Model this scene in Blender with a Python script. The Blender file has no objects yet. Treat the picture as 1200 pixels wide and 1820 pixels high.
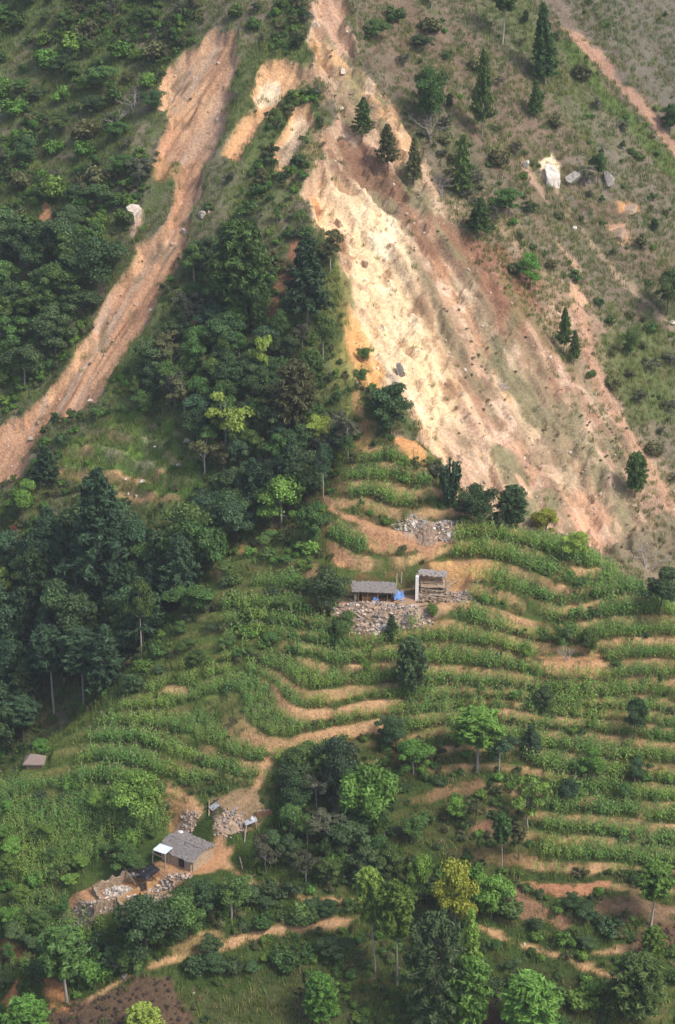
import bpy, math, random
import numpy as np
from mathutils import Vector, Matrix, Euler

random.seed(7)
rng = np.random.default_rng(11)
SC = bpy.context.scene
COL = SC.collection

# ------------------------------------------------------------------ camera, sky, sun, exposure
CAM = np.array([0.0, 0.0, 140.0])
PITCH = math.radians(25.0)
FPX, PW, PH = 3650.0, 1200.0, 1820.0
cam_data = bpy.data.cameras.new('camera')
cam_data.sensor_fit = 'VERTICAL'
cam_data.sensor_height = 36.0
cam_data.lens = 36.0 * FPX / PH
cam_data.clip_start = 1.0
cam_data.clip_end = 5000.0
cam = bpy.data.objects.new('camera', cam_data)
cam.location = CAM
cam.rotation_euler = (math.pi / 2 - PITCH, 0, 0)
COL.objects.link(cam)
SC.camera = cam

SUN_DIR = Vector((0.58, -0.36, 0.86)).normalized()      # towards the sun
world = bpy.data.worlds.new('World')
SC.world = world
world.use_nodes = True
wn = world.node_tree.nodes
wl = world.node_tree.links
sky_node = wn.new('ShaderNodeTexSky')
sky_node.sky_type = 'NISHITA'
sky_node.sun_disc = False
sky_node.sun_elevation = math.asin(SUN_DIR.z)
sky_node.sun_rotation = math.atan2(SUN_DIR.x, SUN_DIR.y)
sky_node.dust_density = 3.0
sky_node.air_density = 0.8
wl.new(sky_node.outputs[0], wn['Background'].inputs['Color'])
wn['Background'].inputs['Strength'].default_value = 0.15
sun_data = bpy.data.lights.new('sun', 'SUN')
sun_data.energy = 2.05
sun_data.angle = math.radians(13.0)
sun_data.color = (1.0, 0.955, 0.89)
sun = bpy.data.objects.new('sun', sun_data)
sun.rotation_euler = SUN_DIR.to_track_quat('Z', 'Y').to_euler()
sun.location = (80, 100, 260)
COL.objects.link(sun)
SC.view_settings.view_transform = 'Standard'
SC.view_settings.look = 'None'
SC.view_settings.exposure = 0.5
SC.view_settings.gamma = 1.0
SC.view_settings.use_curve_mapping = False
SC.cycles.max_bounces = 6
SC.cycles.diffuse_bounces = 3
SC.cycles.transmission_bounces = 4

# ------------------------------------------------------------------ maths helpers
CP, SP = math.cos(PITCH), math.sin(PITCH)


def ray_dirs(u, v):
    """World direction (unit depth along the lens axis) of photograph points."""
    u = np.asarray(u, float); v = np.asarray(v, float)
    a = (u - PW / 2) / FPX
    b = -(v - PH / 2) / FPX
    return np.stack([a, CP + b * SP, -SP + b * CP], -1)


def hash2(ix, iy, seed):
    h = (ix.astype(np.int64) * 374761393 + iy.astype(np.int64) * 668265263 + seed * 974634777) & 0xFFFFFFFF
    h = ((h ^ (h >> 13)) * 1274126177) & 0xFFFFFFFF
    h = h ^ (h >> 16)
    return (h & 0xFFFF) / 32767.5 - 1.0


def vnoise(x, y, seed=0):
    xi = np.floor(x); yi = np.floor(y)
    fx = x - xi; fy = y - yi
    fx = fx * fx * (3 - 2 * fx); fy = fy * fy * (3 - 2 * fy)
    a = hash2(xi, yi, seed); b = hash2(xi + 1, yi, seed)
    c = hash2(xi, yi + 1, seed); d = hash2(xi + 1, yi + 1, seed)
    return (a * (1 - fx) + b * fx) * (1 - fy) + (c * (1 - fx) + d * fx) * fy


def fbm(x, y, scale, octaves=4, seed=0, gain=0.5):
    x = np.asarray(x, float) / scale; y = np.asarray(y, float) / scale
    s = np.zeros_like(x); amp = 1.0; tot = 0.0
    for o in range(octaves):
        s += amp * vnoise(x + 17.3 * o, y - 9.1 * o, seed + o)
        tot += amp; amp *= gain; x = x * 2.03; y = y * 2.03
    return s / tot


def sstep(a, b, x):
    t = np.clip((x - a) / (b - a), 0, 1)
    return t * t * (3 - 2 * t)


def softplus(x, k):
    return 0.5 * (x + np.sqrt(x * x + k * k))


def smax(a, b, k):
    return 0.5 * (a + b + np.sqrt((a - b) ** 2 + k * k))


def seg_dist(px, py, poly, closed):
    """Distance to a polyline in plan, and inside flag when closed."""
    P = np.asarray(poly, float)
    n = len(P)
    best = np.full(px.shape, 1e9)
    inside = np.zeros(px.shape, bool)
    for i in range(n if closed else n - 1):
        ax, ay = P[i]; bx, by = P[(i + 1) % n]
        dx, dy = bx - ax, by - ay
        L = dx * dx + dy * dy + 1e-9
        t = np.clip(((px - ax) * dx + (py - ay) * dy) / L, 0, 1)
        d = (px - ax - t * dx) ** 2 + (py - ay - t * dy) ** 2
        best = np.minimum(best, d)
        if closed:
            c = ((ay > py) != (by > py))
            if abs(dy) > 1e-9:
                inside ^= c & (px < ax + (py - ay) * dx / dy)
    best = np.sqrt(best)
    return np.where(inside, best, -best) if closed else best


def tps_fit(P, z, lam=0.5):
    n = len(P)
    d = np.sqrt(((P[:, None] - P[None]) ** 2).sum(-1)) + 1e-9
    K = d * d * np.log(d) + lam * np.eye(n)
    T = np.concatenate([np.ones((n, 1)), P], 1)
    A = np.block([[K, T], [T.T, np.zeros((3, 3))]])
    return np.linalg.solve(A, np.concatenate([z, np.zeros(3)]))


def tps_eval(P, w, x, y):
    out = w[-3] + w[-2] * x + w[-1] * y
    for i in range(len(P)):
        d2 = (x - P[i, 0]) ** 2 + (y - P[i, 1]) ** 2 + 1e-12
        out = out + w[i] * 0.5 * d2 * np.log(d2)
    return out


# ------------------------------------------------------------------ object helpers
def put(o, parent=None):
    COL.objects.link(o)
    if parent is not None:
        o.parent = parent
    return o


def tag(o, label=None, cat=None, group=None, kind=None):
    if label: o['label'] = label
    if cat: o['category'] = cat
    if group: o['group'] = group
    if kind: o['kind'] = kind
    return o


def mesh_from(name, V, F, mat=None, smooth=False):
    me = bpy.data.meshes.new(name)
    me.from_pydata([tuple(map(float, p)) for p in V], [], [tuple(map(int, f)) for f in F])
    if mat is not None:
        me.materials.append(mat)
    if smooth:
        me.polygons.foreach_set('use_smooth', np.ones(len(me.polygons), bool))
    me.update()
    return me


def quads_mesh(name, V, nq, mat=None, shade=None):
    """V is (nq*4, 3): loose quads, fast path.  shade: one value per quad."""
    me = bpy.data.meshes.new(name)
    me.vertices.add(nq * 4); me.loops.add(nq * 4); me.polygons.add(nq)
    me.vertices.foreach_set('co', np.asarray(V, np.float32).ravel())
    me.loops.foreach_set('vertex_index', np.arange(nq * 4, dtype=np.int32))
    me.polygons.foreach_set('loop_start', np.arange(0, nq * 4, 4, dtype=np.int32))
    if shade is not None:
        at = me.attributes.new('shade', 'FLOAT', 'POINT')
        at.data.foreach_set('value', np.repeat(np.asarray(shade, np.float32), 4))
    if mat is not None:
        me.materials.append(mat)
    me.update(calc_edges=True)
    return me


def empty(name, loc, rz=0.0, scale=(1, 1, 1), rot=None):
    o = bpy.data.objects.new(name, None)
    o.empty_display_size = 0.3
    o.location = loc
    o.rotation_euler = rot if rot else (0, 0, rz)
    o.scale = scale
    return put(o)


def meshobj(name, me, parent=None, loc=None):
    o = bpy.data.objects.new(name, me)
    if loc is not None: o.location = loc
    return put(o, parent)
# ------------------------------------------------------------------ materials: ground
def nodes_of(m):
    m.use_nodes = True
    nt = m.node_tree
    return nt, nt.nodes, nt.links


def ground_material():
    m = bpy.data.materials.new('ground_soil')
    nt, N, L = nodes_of(m)
    b = N['Principled BSDF']
    b.inputs['Roughness'].default_value = 0.95
    b.inputs['Specular IOR Level'].default_value = 0.1
    at = N.new('ShaderNodeAttribute'); at.attribute_name = 'soil'
    geo = N.new('ShaderNodeNewGeometry')
    n1 = N.new('ShaderNodeTexNoise'); n1.inputs['Scale'].default_value = 2.6; n1.inputs['Detail'].default_value = 4; n1.inputs['Roughness'].default_value = 0.7
    n2 = N.new('ShaderNodeTexNoise'); n2.inputs['Scale'].default_value = 0.35; n2.inputs['Detail'].default_value = 3; n2.inputs['Roughness'].default_value = 0.65
    L.new(geo.outputs['Position'], n1.inputs['Vector']); L.new(geo.outputs['Position'], n2.inputs['Vector'])
    r1 = N.new('ShaderNodeMapRange'); r1.inputs['From Min'].default_value = 0.25; r1.inputs['From Max'].default_value = 0.75; r1.inputs['To Min'].default_value = 0.62; r1.inputs['To Max'].default_value = 1.34
    r2 = N.new('ShaderNodeMapRange'); r2.inputs['From Min'].default_value = 0.3; r2.inputs['From Max'].default_value = 0.7; r2.inputs['To Min'].default_value = 0.84; r2.inputs['To Max'].default_value = 1.16
    L.new(n1.outputs['Fac'], r1.inputs['Value']); L.new(n2.outputs['Fac'], r2.inputs['Value'])
    mu = N.new('ShaderNodeMath'); mu.operation = 'MULTIPLY'
    L.new(r1.outputs[0], mu.inputs[0]); L.new(r2.outputs[0], mu.inputs[1])
    mx = N.new('ShaderNodeVectorMath'); mx.operation = 'SCALE'
    L.new(at.outputs['Color'], mx.inputs[0]); L.new(mu.outputs[0], mx.inputs['Scale'])
    L.new(mx.outputs[0], b.inputs['Base Color'])
    bp = N.new('ShaderNodeBump'); bp.inputs['Strength'].default_value = 0.75; bp.inputs['Distance'].default_value = 0.35
    L.new(n1.outputs['Fac'], bp.inputs['Height']); L.new(bp.outputs[0], b.inputs['Normal'])
    return m


# ------------------------------------------------------------------ terrain grid
DX = 0.30
GX0, GX1, GY0, GY1 = -66.0, 66.0, 150.0, 352.0
gx = np.arange(GX0, GX1 + 1e-6, DX); gy = np.arange(GY0, GY1 + 1e-6, DX)
X, Y = np.meshgrid(gx, gy)          # rows = y


def crest_x(y):
    return np.interp(y, [150, 225, 240, 262, 285, 305, 340, 420], [10, 8.5, 7, 2.0, -2.0, -4.5, -8, -12])


def mountain(x, y):
    """The spur: a crest that climbs away from the lens with a flank falling off on each side."""
    zc = 38.4 + 0.65 * (y - 240)
    d = x - crest_x(y)
    wob = 3.0 * fbm(x, y, 46, 3, 5) + 1.1 * fbm(x, y, 14, 3, 9)
    right = 0.50 * softplus(d, 5.0)
    left = 0.52 * softplus(-d, 6.0)
    # shallow gullies that run down each flank, along the fall line
    s = 0.8 * x + 0.62 * (y - 240)
    g = fbm(s, np.where(d > 0, 1, -1) * 0.25 * (y + x), 9, 3, 31)
    sl = -0.8 * x + 0.62 * (y - 240)
    gl = fbm(sl, 0.25 * (y - x), 10, 3, 37)
    gul = np.where(d > 0, g, gl) * 1.3 * sstep(2, 12, np.abs(d))
    z = zc - right - left + wob * sstep(0, 25, np.abs(d)) + gul
    return z


def hill0(x, y):
    """The terraced hill in front, before its edges fall away."""
    p = np.interp(y, [60, 150, 170, 192, 217, 240, 262, 420], [-60, -5.5, 2, 10.5, 24.4, 38.4, 49, 60])
    nose = np.interp(y, [150, 185, 200, 215, 236], [-24, -20, -12, -7, 1])
    q = -0.30 * softplus(nose - x, 5.0)
    q = q + 0.10 * softplus(-30 - x, 4)
    return p + q + 0.7 * fbm(x, y, 24, 3, 71) + 0.25 * fbm(x, y, 6, 3, 77)


def sample(Z, x, y):
    fx = np.clip((np.asarray(x) - GX0) / DX, 0, len(gx) - 1.001); fy = np.clip((np.asarray(y) - GY0) / DX, 0, len(gy) - 1.001)
    ix = fx.astype(int); iy = fy.astype(int); fx = fx - ix; fy = fy - iy
    return (Z[iy, ix] * (1 - fx) + Z[iy, ix + 1] * fx) * (1 - fy) + (Z[iy + 1, ix] * (1 - fx) + Z[iy + 1, ix + 1] * fx) * fy


def cast(Z, pts):
    """Where the sight line of each photograph point first meets the ground: array (n, 3)."""
    pts = np.asarray(pts, float)
    d = ray_dirs(pts[:, 0], pts[:, 1])
    lo = np.full(len(pts), 165.0); hi = np.full(len(pts), 430.0); hit = np.zeros(len(pts), bool)
    for t in np.arange(165.0, 425.0, 0.6):
        p = CAM + d * t
        below = (p[:, 2] < sample(Z, p[:, 0], p[:, 1])) & ~hit
        lo = np.where(below, t - 0.6, lo); hi = np.where(below, t, hi); hit |= below
    for _ in range(14):
        mid = 0.5 * (lo + hi); p = CAM + d * mid[:, None]
        b = p[:, 2] < sample(Z, p[:, 0], p[:, 1])
        hi = np.where(b, mid, hi); lo = np.where(b, lo, mid)
    p = CAM + d * hi[:, None]
    p[:, 2] = sample(Z, p[:, 0], p[:, 1])
    return p


def lay(Z, pts):
    return cast(Z, pts)[:, :2]


# hill edges: left brow above the wooded gully, right brow above the slide foot
Z0 = hill0(X, Y)
brow_left = lay(Z0, [(-60, 1425), (0, 1388), (95, 1312), (190, 1245), (275, 1140), (365, 1035), (400, 992), (480, 945), (560, 893), (640, 830)])
brow_right = lay(Z0, [(735, 790), (775, 815), (830, 905), (930, 938), (1040, 988), (1090, 1022), (1200, 1092), (1290, 1150)])
Mz = mountain(X, Y)


def beyond(poly, side):
    d = seg_dist(X, Y, poly, False)
    # the side of the nearest stretch: use the y of the brow at this x
    o = np.argsort(poly[:, 0])
    yb = np.interp(X, poly[o, 0], poly[o, 1])
    far = Y > yb
    if side < 0:
        far |= (X < poly[:, 0].min())
    else:
        far |= (X > poly[:, 0].max())
    ok = (X < poly[:, 0].max() + 0.5) if side < 0 else (X > poly[:, 0].min() - 0.5)
    return np.where(far & ok, d, -d * ok - 99.0 * (~ok))


dl = beyond(brow_left, -1); dr = beyond(brow_right, 1)
fade_l = sstep(0, 9, brow_left[:, 0].max() - X); fade_r = sstep(0, 6, X - brow_right[:, 0].min())
Fz = Z0 - 1.15 * softplus(dl, 2.0) * fade_l - 1.25 * softplus(dr, 1.5) * fade_r
Fz -= 2.2 * softplus(Y - 243, 3.0)                      # behind the knoll the spur takes over
Zb = smax(Fz, Mz, 1.2)
Zb = np.maximum(Zb, -70)
ON_HILL = Fz > Mz

# ------------------------------------------------------------------ terrace lines (each one a riser)
TL = {
    2: [(660, 795), (700, 800), (745, 806)],
    3: [(640, 835), (680, 830), (720, 836), (770, 838)],
    4: [(610, 868), (667, 863), (697, 875), (740, 880), (780, 877)],
    5: [(590, 893), (633, 893), (673, 905), (707, 917), (753, 914), (820, 915)],
    6: [(500, 938), (560, 925), (597, 935), (640, 948), (700, 958), (760, 955), (830, 942), (900, 945), (960, 958)],
    7: [(470, 965), (540, 958), (577, 965), (610, 987), (650, 1003), (720, 1000), (800, 975), (860, 965), (933, 980), (967, 995), (1017, 1017), (1060, 1032)],
    8: [(440, 1010), (540, 1010), (600, 1040), (700, 1040), (800, 1005), (883, 1009), (933, 1023), (967, 1035), (1017, 1053), (1053, 1045), (1100, 1037)],
    9: [(430, 1060), (520, 1060), (600, 1085), (700, 1085), (807, 1043), (850, 1052), (893, 1063), (933, 1080), (987, 1087), (1033, 1083), (1073, 1072), (1130, 1068), (1190, 1085)],
    10: [(430, 1100), (520, 1100), (600, 1110), (700, 1110), (800, 1066), (850, 1081), (900, 1097), (950, 1113), (987, 1115), (1033, 1114), (1100, 1107), (1167, 1104), (1220, 1112)],
    11: [(440, 1120), (520, 1125), (620, 1138), (690, 1128), (760, 1120), (820, 1121), (867, 1130), (910, 1140), (950, 1150), (993, 1157), (1060, 1148), (1117, 1141), (1220, 1138)],
    12: [(455, 1140), (510, 1145), (553, 1152), (590, 1163), (660, 1160), (740, 1156), (827, 1156), (873, 1163), (927, 1173), (967, 1186), (1013, 1192), (1093, 1188), (1133, 1183), (1220, 1181)],
    13: [(460, 1165), (510, 1170), (563, 1180), (630, 1188), (713, 1185), (813, 1191), (880, 1200), (953, 1214), (1000, 1220), (1047, 1219), (1120, 1212), (1220, 1213)],
    14: [(470, 1195), (495, 1210), (517, 1224), (547, 1237), (577, 1239), (613, 1233), (667, 1229), (757, 1232), (833, 1232), (877, 1235), (947, 1242), (1047, 1248), (1110, 1250), (1220, 1259)],
    15: [(440, 1200), (475, 1212), (487, 1230), (500, 1253), (533, 1268), (567, 1270), (613, 1264), (667, 1255), (713, 1252), (800, 1252), (900, 1252), (1000, 1264), (1100, 1270), (1220, 1282)],
    16: [(380, 1250), (395, 1275), (410, 1300), (447, 1313), (480, 1327), (520, 1328), (563, 1314), (613, 1301), (667, 1290), (713, 1280), (780, 1272), (847, 1266), (900, 1266), (933, 1275), (980, 1280), (1033, 1283), (1100, 1288), (1150, 1295), (1220, 1302)],
    17: [(300, 1310), (347, 1330), (393, 1347), (433, 1362), (473, 1366), (560, 1346), (630, 1327), (727, 1313), (767, 1303), (850, 1298), (907, 1299), (987, 1307), (1067, 1313), (1133, 1321), (1220, 1326)],
    18: [(280, 1345), (333, 1366), (387, 1377), (427, 1387), (800, 1335), (900, 1332), (963, 1343), (1027, 1355), (1070, 1362), (1110, 1370), (1220, 1380)],
    19: [(870, 1362), (930, 1368), (980, 1382), (1067, 1389), (1100, 1393), (1220, 1408)],
    20: [(870, 1402), (970, 1420), (1027, 1425), (1097, 1427), (1220, 1437)],
    21: [(870, 1442), (950, 1452), (997, 1455), (1067, 1459), (1127, 1469), (1220, 1478)],
    22: [(860, 1478), (947, 1484), (987, 1492), (1033, 1494), (1077, 1497), (1117, 1503), (1167, 1516), (1220, 1521)],
    23: [(813, 1524), (867, 1528), (910, 1532), (987, 1539), (1027, 1545), (1087, 1547), (1133, 1549), (1220, 1553)],
    24: [(860, 1570), (937, 1576), (1000, 1584), (1087, 1574), (1220, 1582)],
    25: [(860, 1600), (905, 1600), (960, 1620), (1030, 1632), (1220, 1627)],
}
tp, tz = [], []
for k, pts in TL.items():
    for q in lay(Zb, pts):
        tp.append(q); tz.append(k)
tp = np.array(tp); tz = np.array(tz, float)
# extra level marks that carry the terraces on round the left side of the hill and below
for (u, v, k) in [(60, 1420, 20), (150, 1330, 18), (220, 1260, 15.5), (300, 1150, 11.5), (0, 1520, 23), (150, 1480, 22), (300, 1450, 20.5), (500, 1500, 22), (700, 1500, 22.3), (0, 1700, 28), (300, 1680, 27), (600, 1650, 27), (900, 1700, 28), (1200, 1720, 28.5), (100, 1810, 31), (600, 1810, 32), (1150, 1810, 32)]:
    q = lay(Zb, [(u, v)])[0]
    tp = np.vstack([tp, q]); tz = np.append(tz, k)
tw = tps_fit(tp, tz, 2.0)
T = tps_eval(tp, tw, X, Y)
Fy, Fx = np.gradient(Fz, DX); Ty, Tx = np.gradient(T, DX)
step = np.clip(np.sqrt(Fx ** 2 + Fy ** 2) / (np.sqrt(Tx ** 2 + Ty ** 2) + 1e-3), 0.6, 2.3)
Tn = T + 0.07 * fbm(X, Y, 5, 3, 91)
near = np.round(Tn); sT = Tn - near
terr_poly = lay(Zb, [(600, 830), (700, 775), (775, 820), (840, 900), (1040, 975), (1260, 1090), (1260, 1640), (900, 1625), (845, 1560), (850, 1420), (640, 1345), (480, 1400), (250, 1420), (60, 1440), (20, 1400), (190, 1265), (290, 1150), (400, 1010), (560, 900)])
amp = sstep(-2, 2, seg_dist(X, Y, terr_poly, True)) * ON_HILL
low = 0.55 * (1 - sstep(-2, 2, seg_dist(X, Y, terr_poly, True))) * ON_HILL * (Y < 235) * sstep(-0.2, 0.25, fbm(X, Y, 18, 2, 55))
prof = 0.80 * (near + 0.5 * np.clip(sT / 0.11, -1, 1)) + 0.20 * Tn
Zt = Zb + (amp + low) * step * (Tn - prof) * sstep(3.0, 0.0, np.maximum(dl, dr))
RISER = sstep(0.125, 0.065, np.abs(sT + 0.02) + 0.05 * fbm(X, Y, 1.1, 2, 93)) * np.clip(amp + 0.3 * low, 0, 1)
TREAD = amp * sstep(0.15, 0.2, np.abs(sT))

# ------------------------------------------------------------------ slides: outlines laid on the ground
SL = dict(
    scar=[(545, -20), (615, -20), (640, 110), (700, 190), (760, 290), (800, 390), (860, 470), (940, 560), (1010, 650), (1060, 760), (1120, 880), (1170, 920), (1120, 960), (1060, 1000), (960, 950), (860, 900), (790, 850), (745, 800), (738, 745), (700, 695), (640, 690), (612, 610), (618, 520), (598, 440), (545, 380), (542, 335), (575, 270), (592, 200), (560, 120), (535, 40)],
    cream=[(548, 345), (590, 285), (645, 310), (718, 385), (726, 425), (720, 450), (765, 520), (795, 590), (822, 680), (812, 730), (790, 700), (800, 760), (806, 800), (770, 800), (738, 720), (722, 680), (716, 700), (690, 695), (640, 655), (618, 600), (618, 560), (638, 540), (630, 490), (602, 430), (552, 390)],
    left=[(372, 58), (430, 50), (430, 110), (418, 170), (397, 240), (372, 300), (355, 380), (335, 440), (302, 510), (272, 570), (222, 640), (160, 720), (95, 745), (45, 830), (-30, 880), (-30, 770), (0, 755), (40, 735), (92, 680), (150, 600), (192, 530), (230, 462), (285, 395), (305, 340), (312, 290), (278, 325), (270, 262), (293, 200), (288, 150), (298, 108), (340, 95)],
    mid=[(470, 100), (500, 92), (535, 105), (537, 132), (502, 182), (452, 242), (424, 282), (395, 278), (410, 240), (450, 185), (448, 140)],
    small=[(520, 185), (555, 178), (562, 212), (542, 252), (502, 292), (487, 272), (500, 230)],
)
SLW = {k: lay(Zb, v) for k, v in SL.items()}
edge_n = 1.3 * fbm(X, Y, 5, 3, 201) + 1.1 * fbm(X, Y, 1.9, 3, 202)
sd = {k: seg_dist(X, Y, v, True) + edge_n for k, v in SLW.items()}
ONM = ~ON_HILL
# fall-line grain: coordinate across the flow on each flank
across_r = 0.80 * X + 0.60 * Y
along_r = 0.60 * X - 0.80 * Y
across_l = 0.80 * X - 0.60 * Y
along_l = 0.60 * X + 0.80 * Y
grain_r = fbm(across_r + 1.8 * fbm(X, Y, 14, 2, 361) + 0.5 * fbm(X, Y, 4, 2, 362), along_r * 0.18, 3.2, 4, 301)
grain_l = fbm(across_l, along_l * 0.13, 2.6, 4, 311)
rim_soft = sstep(0, 9, seg_dist(X, Y, lay(Zb, [(700, 190), (760, 290), (800, 390), (860, 470), (940, 560), (1010, 650), (1060, 760), (1120, 880), (1170, 920)]), False))
Zt = Zt - ONM * (1.9 * sstep(0, 1.1, sd['scar']) * rim_soft + 0.9 * sstep(0, 1.4, sd['cream']) + 1.8 * sstep(0, 1.0, sd['left']) + 1.5 * sstep(0, 0.9, sd['mid']) + 1.3 * sstep(0, 0.8, sd['small']))
# the scar's right side has no edge: it thins out into the brown flank
across_r0 = 0.80 * X + 0.60 * Y; along_r0 = 0.60 * X - 0.80 * Y
right_rim = lay(Zb, [(640, 60), (700, 190), (760, 290), (800, 390), (860, 470), (940, 560), (1010, 650), (1060, 760), (1120, 880), (1170, 920)])
d_rim = seg_dist(X, Y, right_rim, False)
soft_r = np.where(sd['scar'] > 0, sstep(0, 7, d_rim + 5.0 * fbm(X, Y, 7, 4, 371) + 4.0), 0.75 * sstep(17, 0, d_rim + 10.0 * fbm(across_r0, along_r0 * 0.4, 8, 4, 372)) * sstep(292, 268, Y))
near_r = d_rim < 22
in_scar = ONM * np.where(near_r & (X > np.interp(Y, [230, 320], [10, -2])), soft_r, sstep(-0.3, 0.4, sd['scar']))
in_left = ONM * sstep(-0.3, 0.4, np.maximum(sd['left'], np.maximum(sd['mid'], sd['small'])))
bend_r = across_r + 2.2 * fbm(X, Y, 16, 2, 357) + 0.5 * fbm(X, Y, 3.5, 2, 358)
rill_r = sstep(0.80, 1.0, 1 - np.abs(fbm(bend_r, along_r * 0.10, 5.0, 3, 351))) * sstep(-0.25, 0.3, fbm(X, Y, 11, 2, 356))
rill_l = sstep(0.84, 1.0, 1 - np.abs(fbm(across_l + 1.5 * fbm(X, Y, 12, 2, 359), along_l * 0.10, 5.0, 3, 352))) * sstep(-0.25, 0.3, fbm(X, Y, 9, 2, 360))
block = fbm(np.floor(across_r / 0.9 + 0.6 * fbm(X, Y, 2, 2, 353)), np.floor(along_r / 1.6 + fbm(X, Y, 3, 2, 354)), 1.0, 1, 355)
lg = along_r / 3.2 + 1.1 * fbm(X, Y, 9, 3, 363) + 0.5 * fbm(X, Y, 2.5, 2, 364)
ledge = (lg - np.floor(lg) - 0.5) * sstep(-0.1, 0.35, fbm(X, Y, 10, 3, 365))
crag_n = np.abs(fbm(bend_r, along_r * 0.45, 4.5, 4, 366))
Zt = Zt - in_scar * (1.35 * rill_r + 0.40 * block - 0.9 * ledge - 1.1 * crag_n) - in_left * (0.6 * rill_l - 0.25 * ledge)
Zt = Zt + in_scar * (1.5 * grain_r + 0.65 * fbm(X, Y, 2.6, 4, 321) + 0.5 * np.abs(fbm(across_r, along_r * 0.35, 5, 4, 323))) + in_left * (0.40 * grain_l + 0.18 * fbm(X, Y, 1.8, 3, 322))
rough = ONM * (1 - in_scar) * (1 - in_left)
Zt = Zt + rough * (0.7 * fbm(X, Y, 5, 3, 331) + 0.8 * np.where(X > crest_x(Y), grain_r, grain_l)) + ON_HILL * 0.10 * fbm(X, Y, 1.5, 2, 341)

bench_poly = lay(Zb, [(105, 755), (310, 735), (345, 850), (330, 905), (215, 895), (105, 855)])
BENCH = sstep(-0.5, 1.5, seg_dist(X, Y, bench_poly, True) + 0.5 * edge_n) * ONM
hb_ = Zb / 2.3 + 0.25 * fbm(X, Y, 9, 2, 381); nb = np.round(hb_); sb_ = hb_ - nb
Zt = Zt + BENCH * 2.3 * 0.75 * (nb + 0.5 * np.clip(sb_ / 0.12, -1, 1) - hb_)
BENCH_RISER = BENCH * sstep(0.17, 0.08, np.abs(sb_))
# level pads for the houses: (photo point, half sizes in plan, turn)
PADS = []


def pad(u, v, a, b, rot, blend=1.6, lift=0.0):
    global Zt
    c = cast(Zt, [(u, v)])[0]
    co, si = math.cos(rot), math.sin(rot)
    lx = (X - c[0]) * co + (Y - c[1]) * si; ly = -(X - c[0]) * si + (Y - c[1]) * co
    d = np.maximum(np.abs(lx) - a, np.abs(ly) - b)
    m = sstep(blend, 0, d)
    z0 = c[2] + lift
    Zt = Zt * (1 - m) + (z0 + 0.06 * fbm(X, Y, 1.2, 2, 5)) * m
    PADS.append((c[0], c[1], max(a, b) + 0.6))
    return np.array([c[0], c[1], z0])


PAD_SHED = pad(665, 1066, 4.2, 1.9, 0.0)
PAD_STONE = pad(768, 1060, 3.4, 2.0, 0.0)
PAD_LOW2 = pad(228, 1580, 4.6, 2.2, 0.55, 1.6, 0.0)
PAD_LOW = pad(333, 1524, 4.6, 2.9, -0.62, 1.8)
PAD_HUT = pad(62, 1362, 1.3, 1.0, 0.0, 0.8)
# ------------------------------------------------------------------ what the ground is made of (albedo per vertex)
def srgb(r, g, b):
    c = np.array([r, g, b]) / 255.0
    return np.where(c <= 0.04045, c / 12.92, ((c + 0.055) / 1.055) ** 2.4)


SOIL = np.zeros(X.shape + (3,))


def mixin(col, m):
    global SOIL
    m = np.clip(m, 0, 1)[..., None]
    SOIL = SOIL * (1 - m) + np.asarray(col) * m


n_big = fbm(X, Y, 20, 4, 401); n_mid = fbm(X, Y, 6, 4, 402); n_fine = fbm(X, Y, 1.6, 3, 403)
right_side = X > crest_x(Y)
gr = np.where(right_side, grain_r, grain_l)
# the spur
mixin(srgb(122, 112, 94), np.ones(X.shape))
mixin(srgb(98, 100, 68), sstep(-0.05, 0.45, n_mid + 0.3 * gr) * np.where(X > crest_x(Y), 0.6, 1.0))
mixin(srgb(124, 106, 88), right_side * sstep(-0.1, 0.4, fbm(across_r, along_r * 0.3, 9, 4, 411) + 0.25 * n_fine))
mixin(srgb(96, 104, 66), right_side * sstep(0.0, 0.4, fbm(across_r, along_r * 0.25, 12, 4, 412) + 0.3 * n_fine) * 0.8)
lft = (~right_side) & ONM
mixin(srgb(100, 112, 66), lft * sstep(-0.5, 0.1, n_mid + 0.4 * n_fine) * 0.9)
mixin(srgb(118, 112, 90), lft * sstep(0.15, 0.5, fbm(X, Y, 9, 4, 414)) * 0.7)
# the hill
hillm = ON_HILL.astype(float)
mixin(srgb(78, 94, 46), hillm)
mixin(srgb(128, 108, 72), hillm * sstep(-0.05, 0.4, fbm(X, Y, 4, 4, 421) + 0.2 * n_fine) * np.where(Y > 200, 0.7, 0.4))
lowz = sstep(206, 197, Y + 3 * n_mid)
mixin(srgb(60, 80, 36), hillm * lowz * sstep(-0.6, 0.0, n_mid + 0.4 * n_fine) * 0.9)  # deeper green grass low down, darkened further in colour for cloud shade
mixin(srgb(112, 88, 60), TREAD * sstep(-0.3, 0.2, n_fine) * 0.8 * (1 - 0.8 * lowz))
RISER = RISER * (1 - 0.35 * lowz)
lush = sstep(-2, 3, seg_dist(X, Y, lay(Zb, [(-40, 1380), (200, 1230), (400, 980), (520, 930), (570, 960), (560, 1100), (480, 1200), (460, 1290), (380, 1300), (300, 1420), (-40, 1480)]), True) + edge_n)
mixin(srgb(90, 108, 52), lush * 0.8)
RISER = RISER * (1 - 0.8 * lush)
mixin(srgb(192, 156, 112), RISER * sstep(-0.45, 0.05, fbm(X, Y, 3, 3, 431) + 0.25 * n_fine))
mixin(srgb(172, 132, 96), RISER * sstep(0.1, 0.4, fbm(X, Y, 5, 3, 432)) * 0.8)


WORN = np.zeros(X.shape)          # bare ground: nothing grows there


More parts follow.
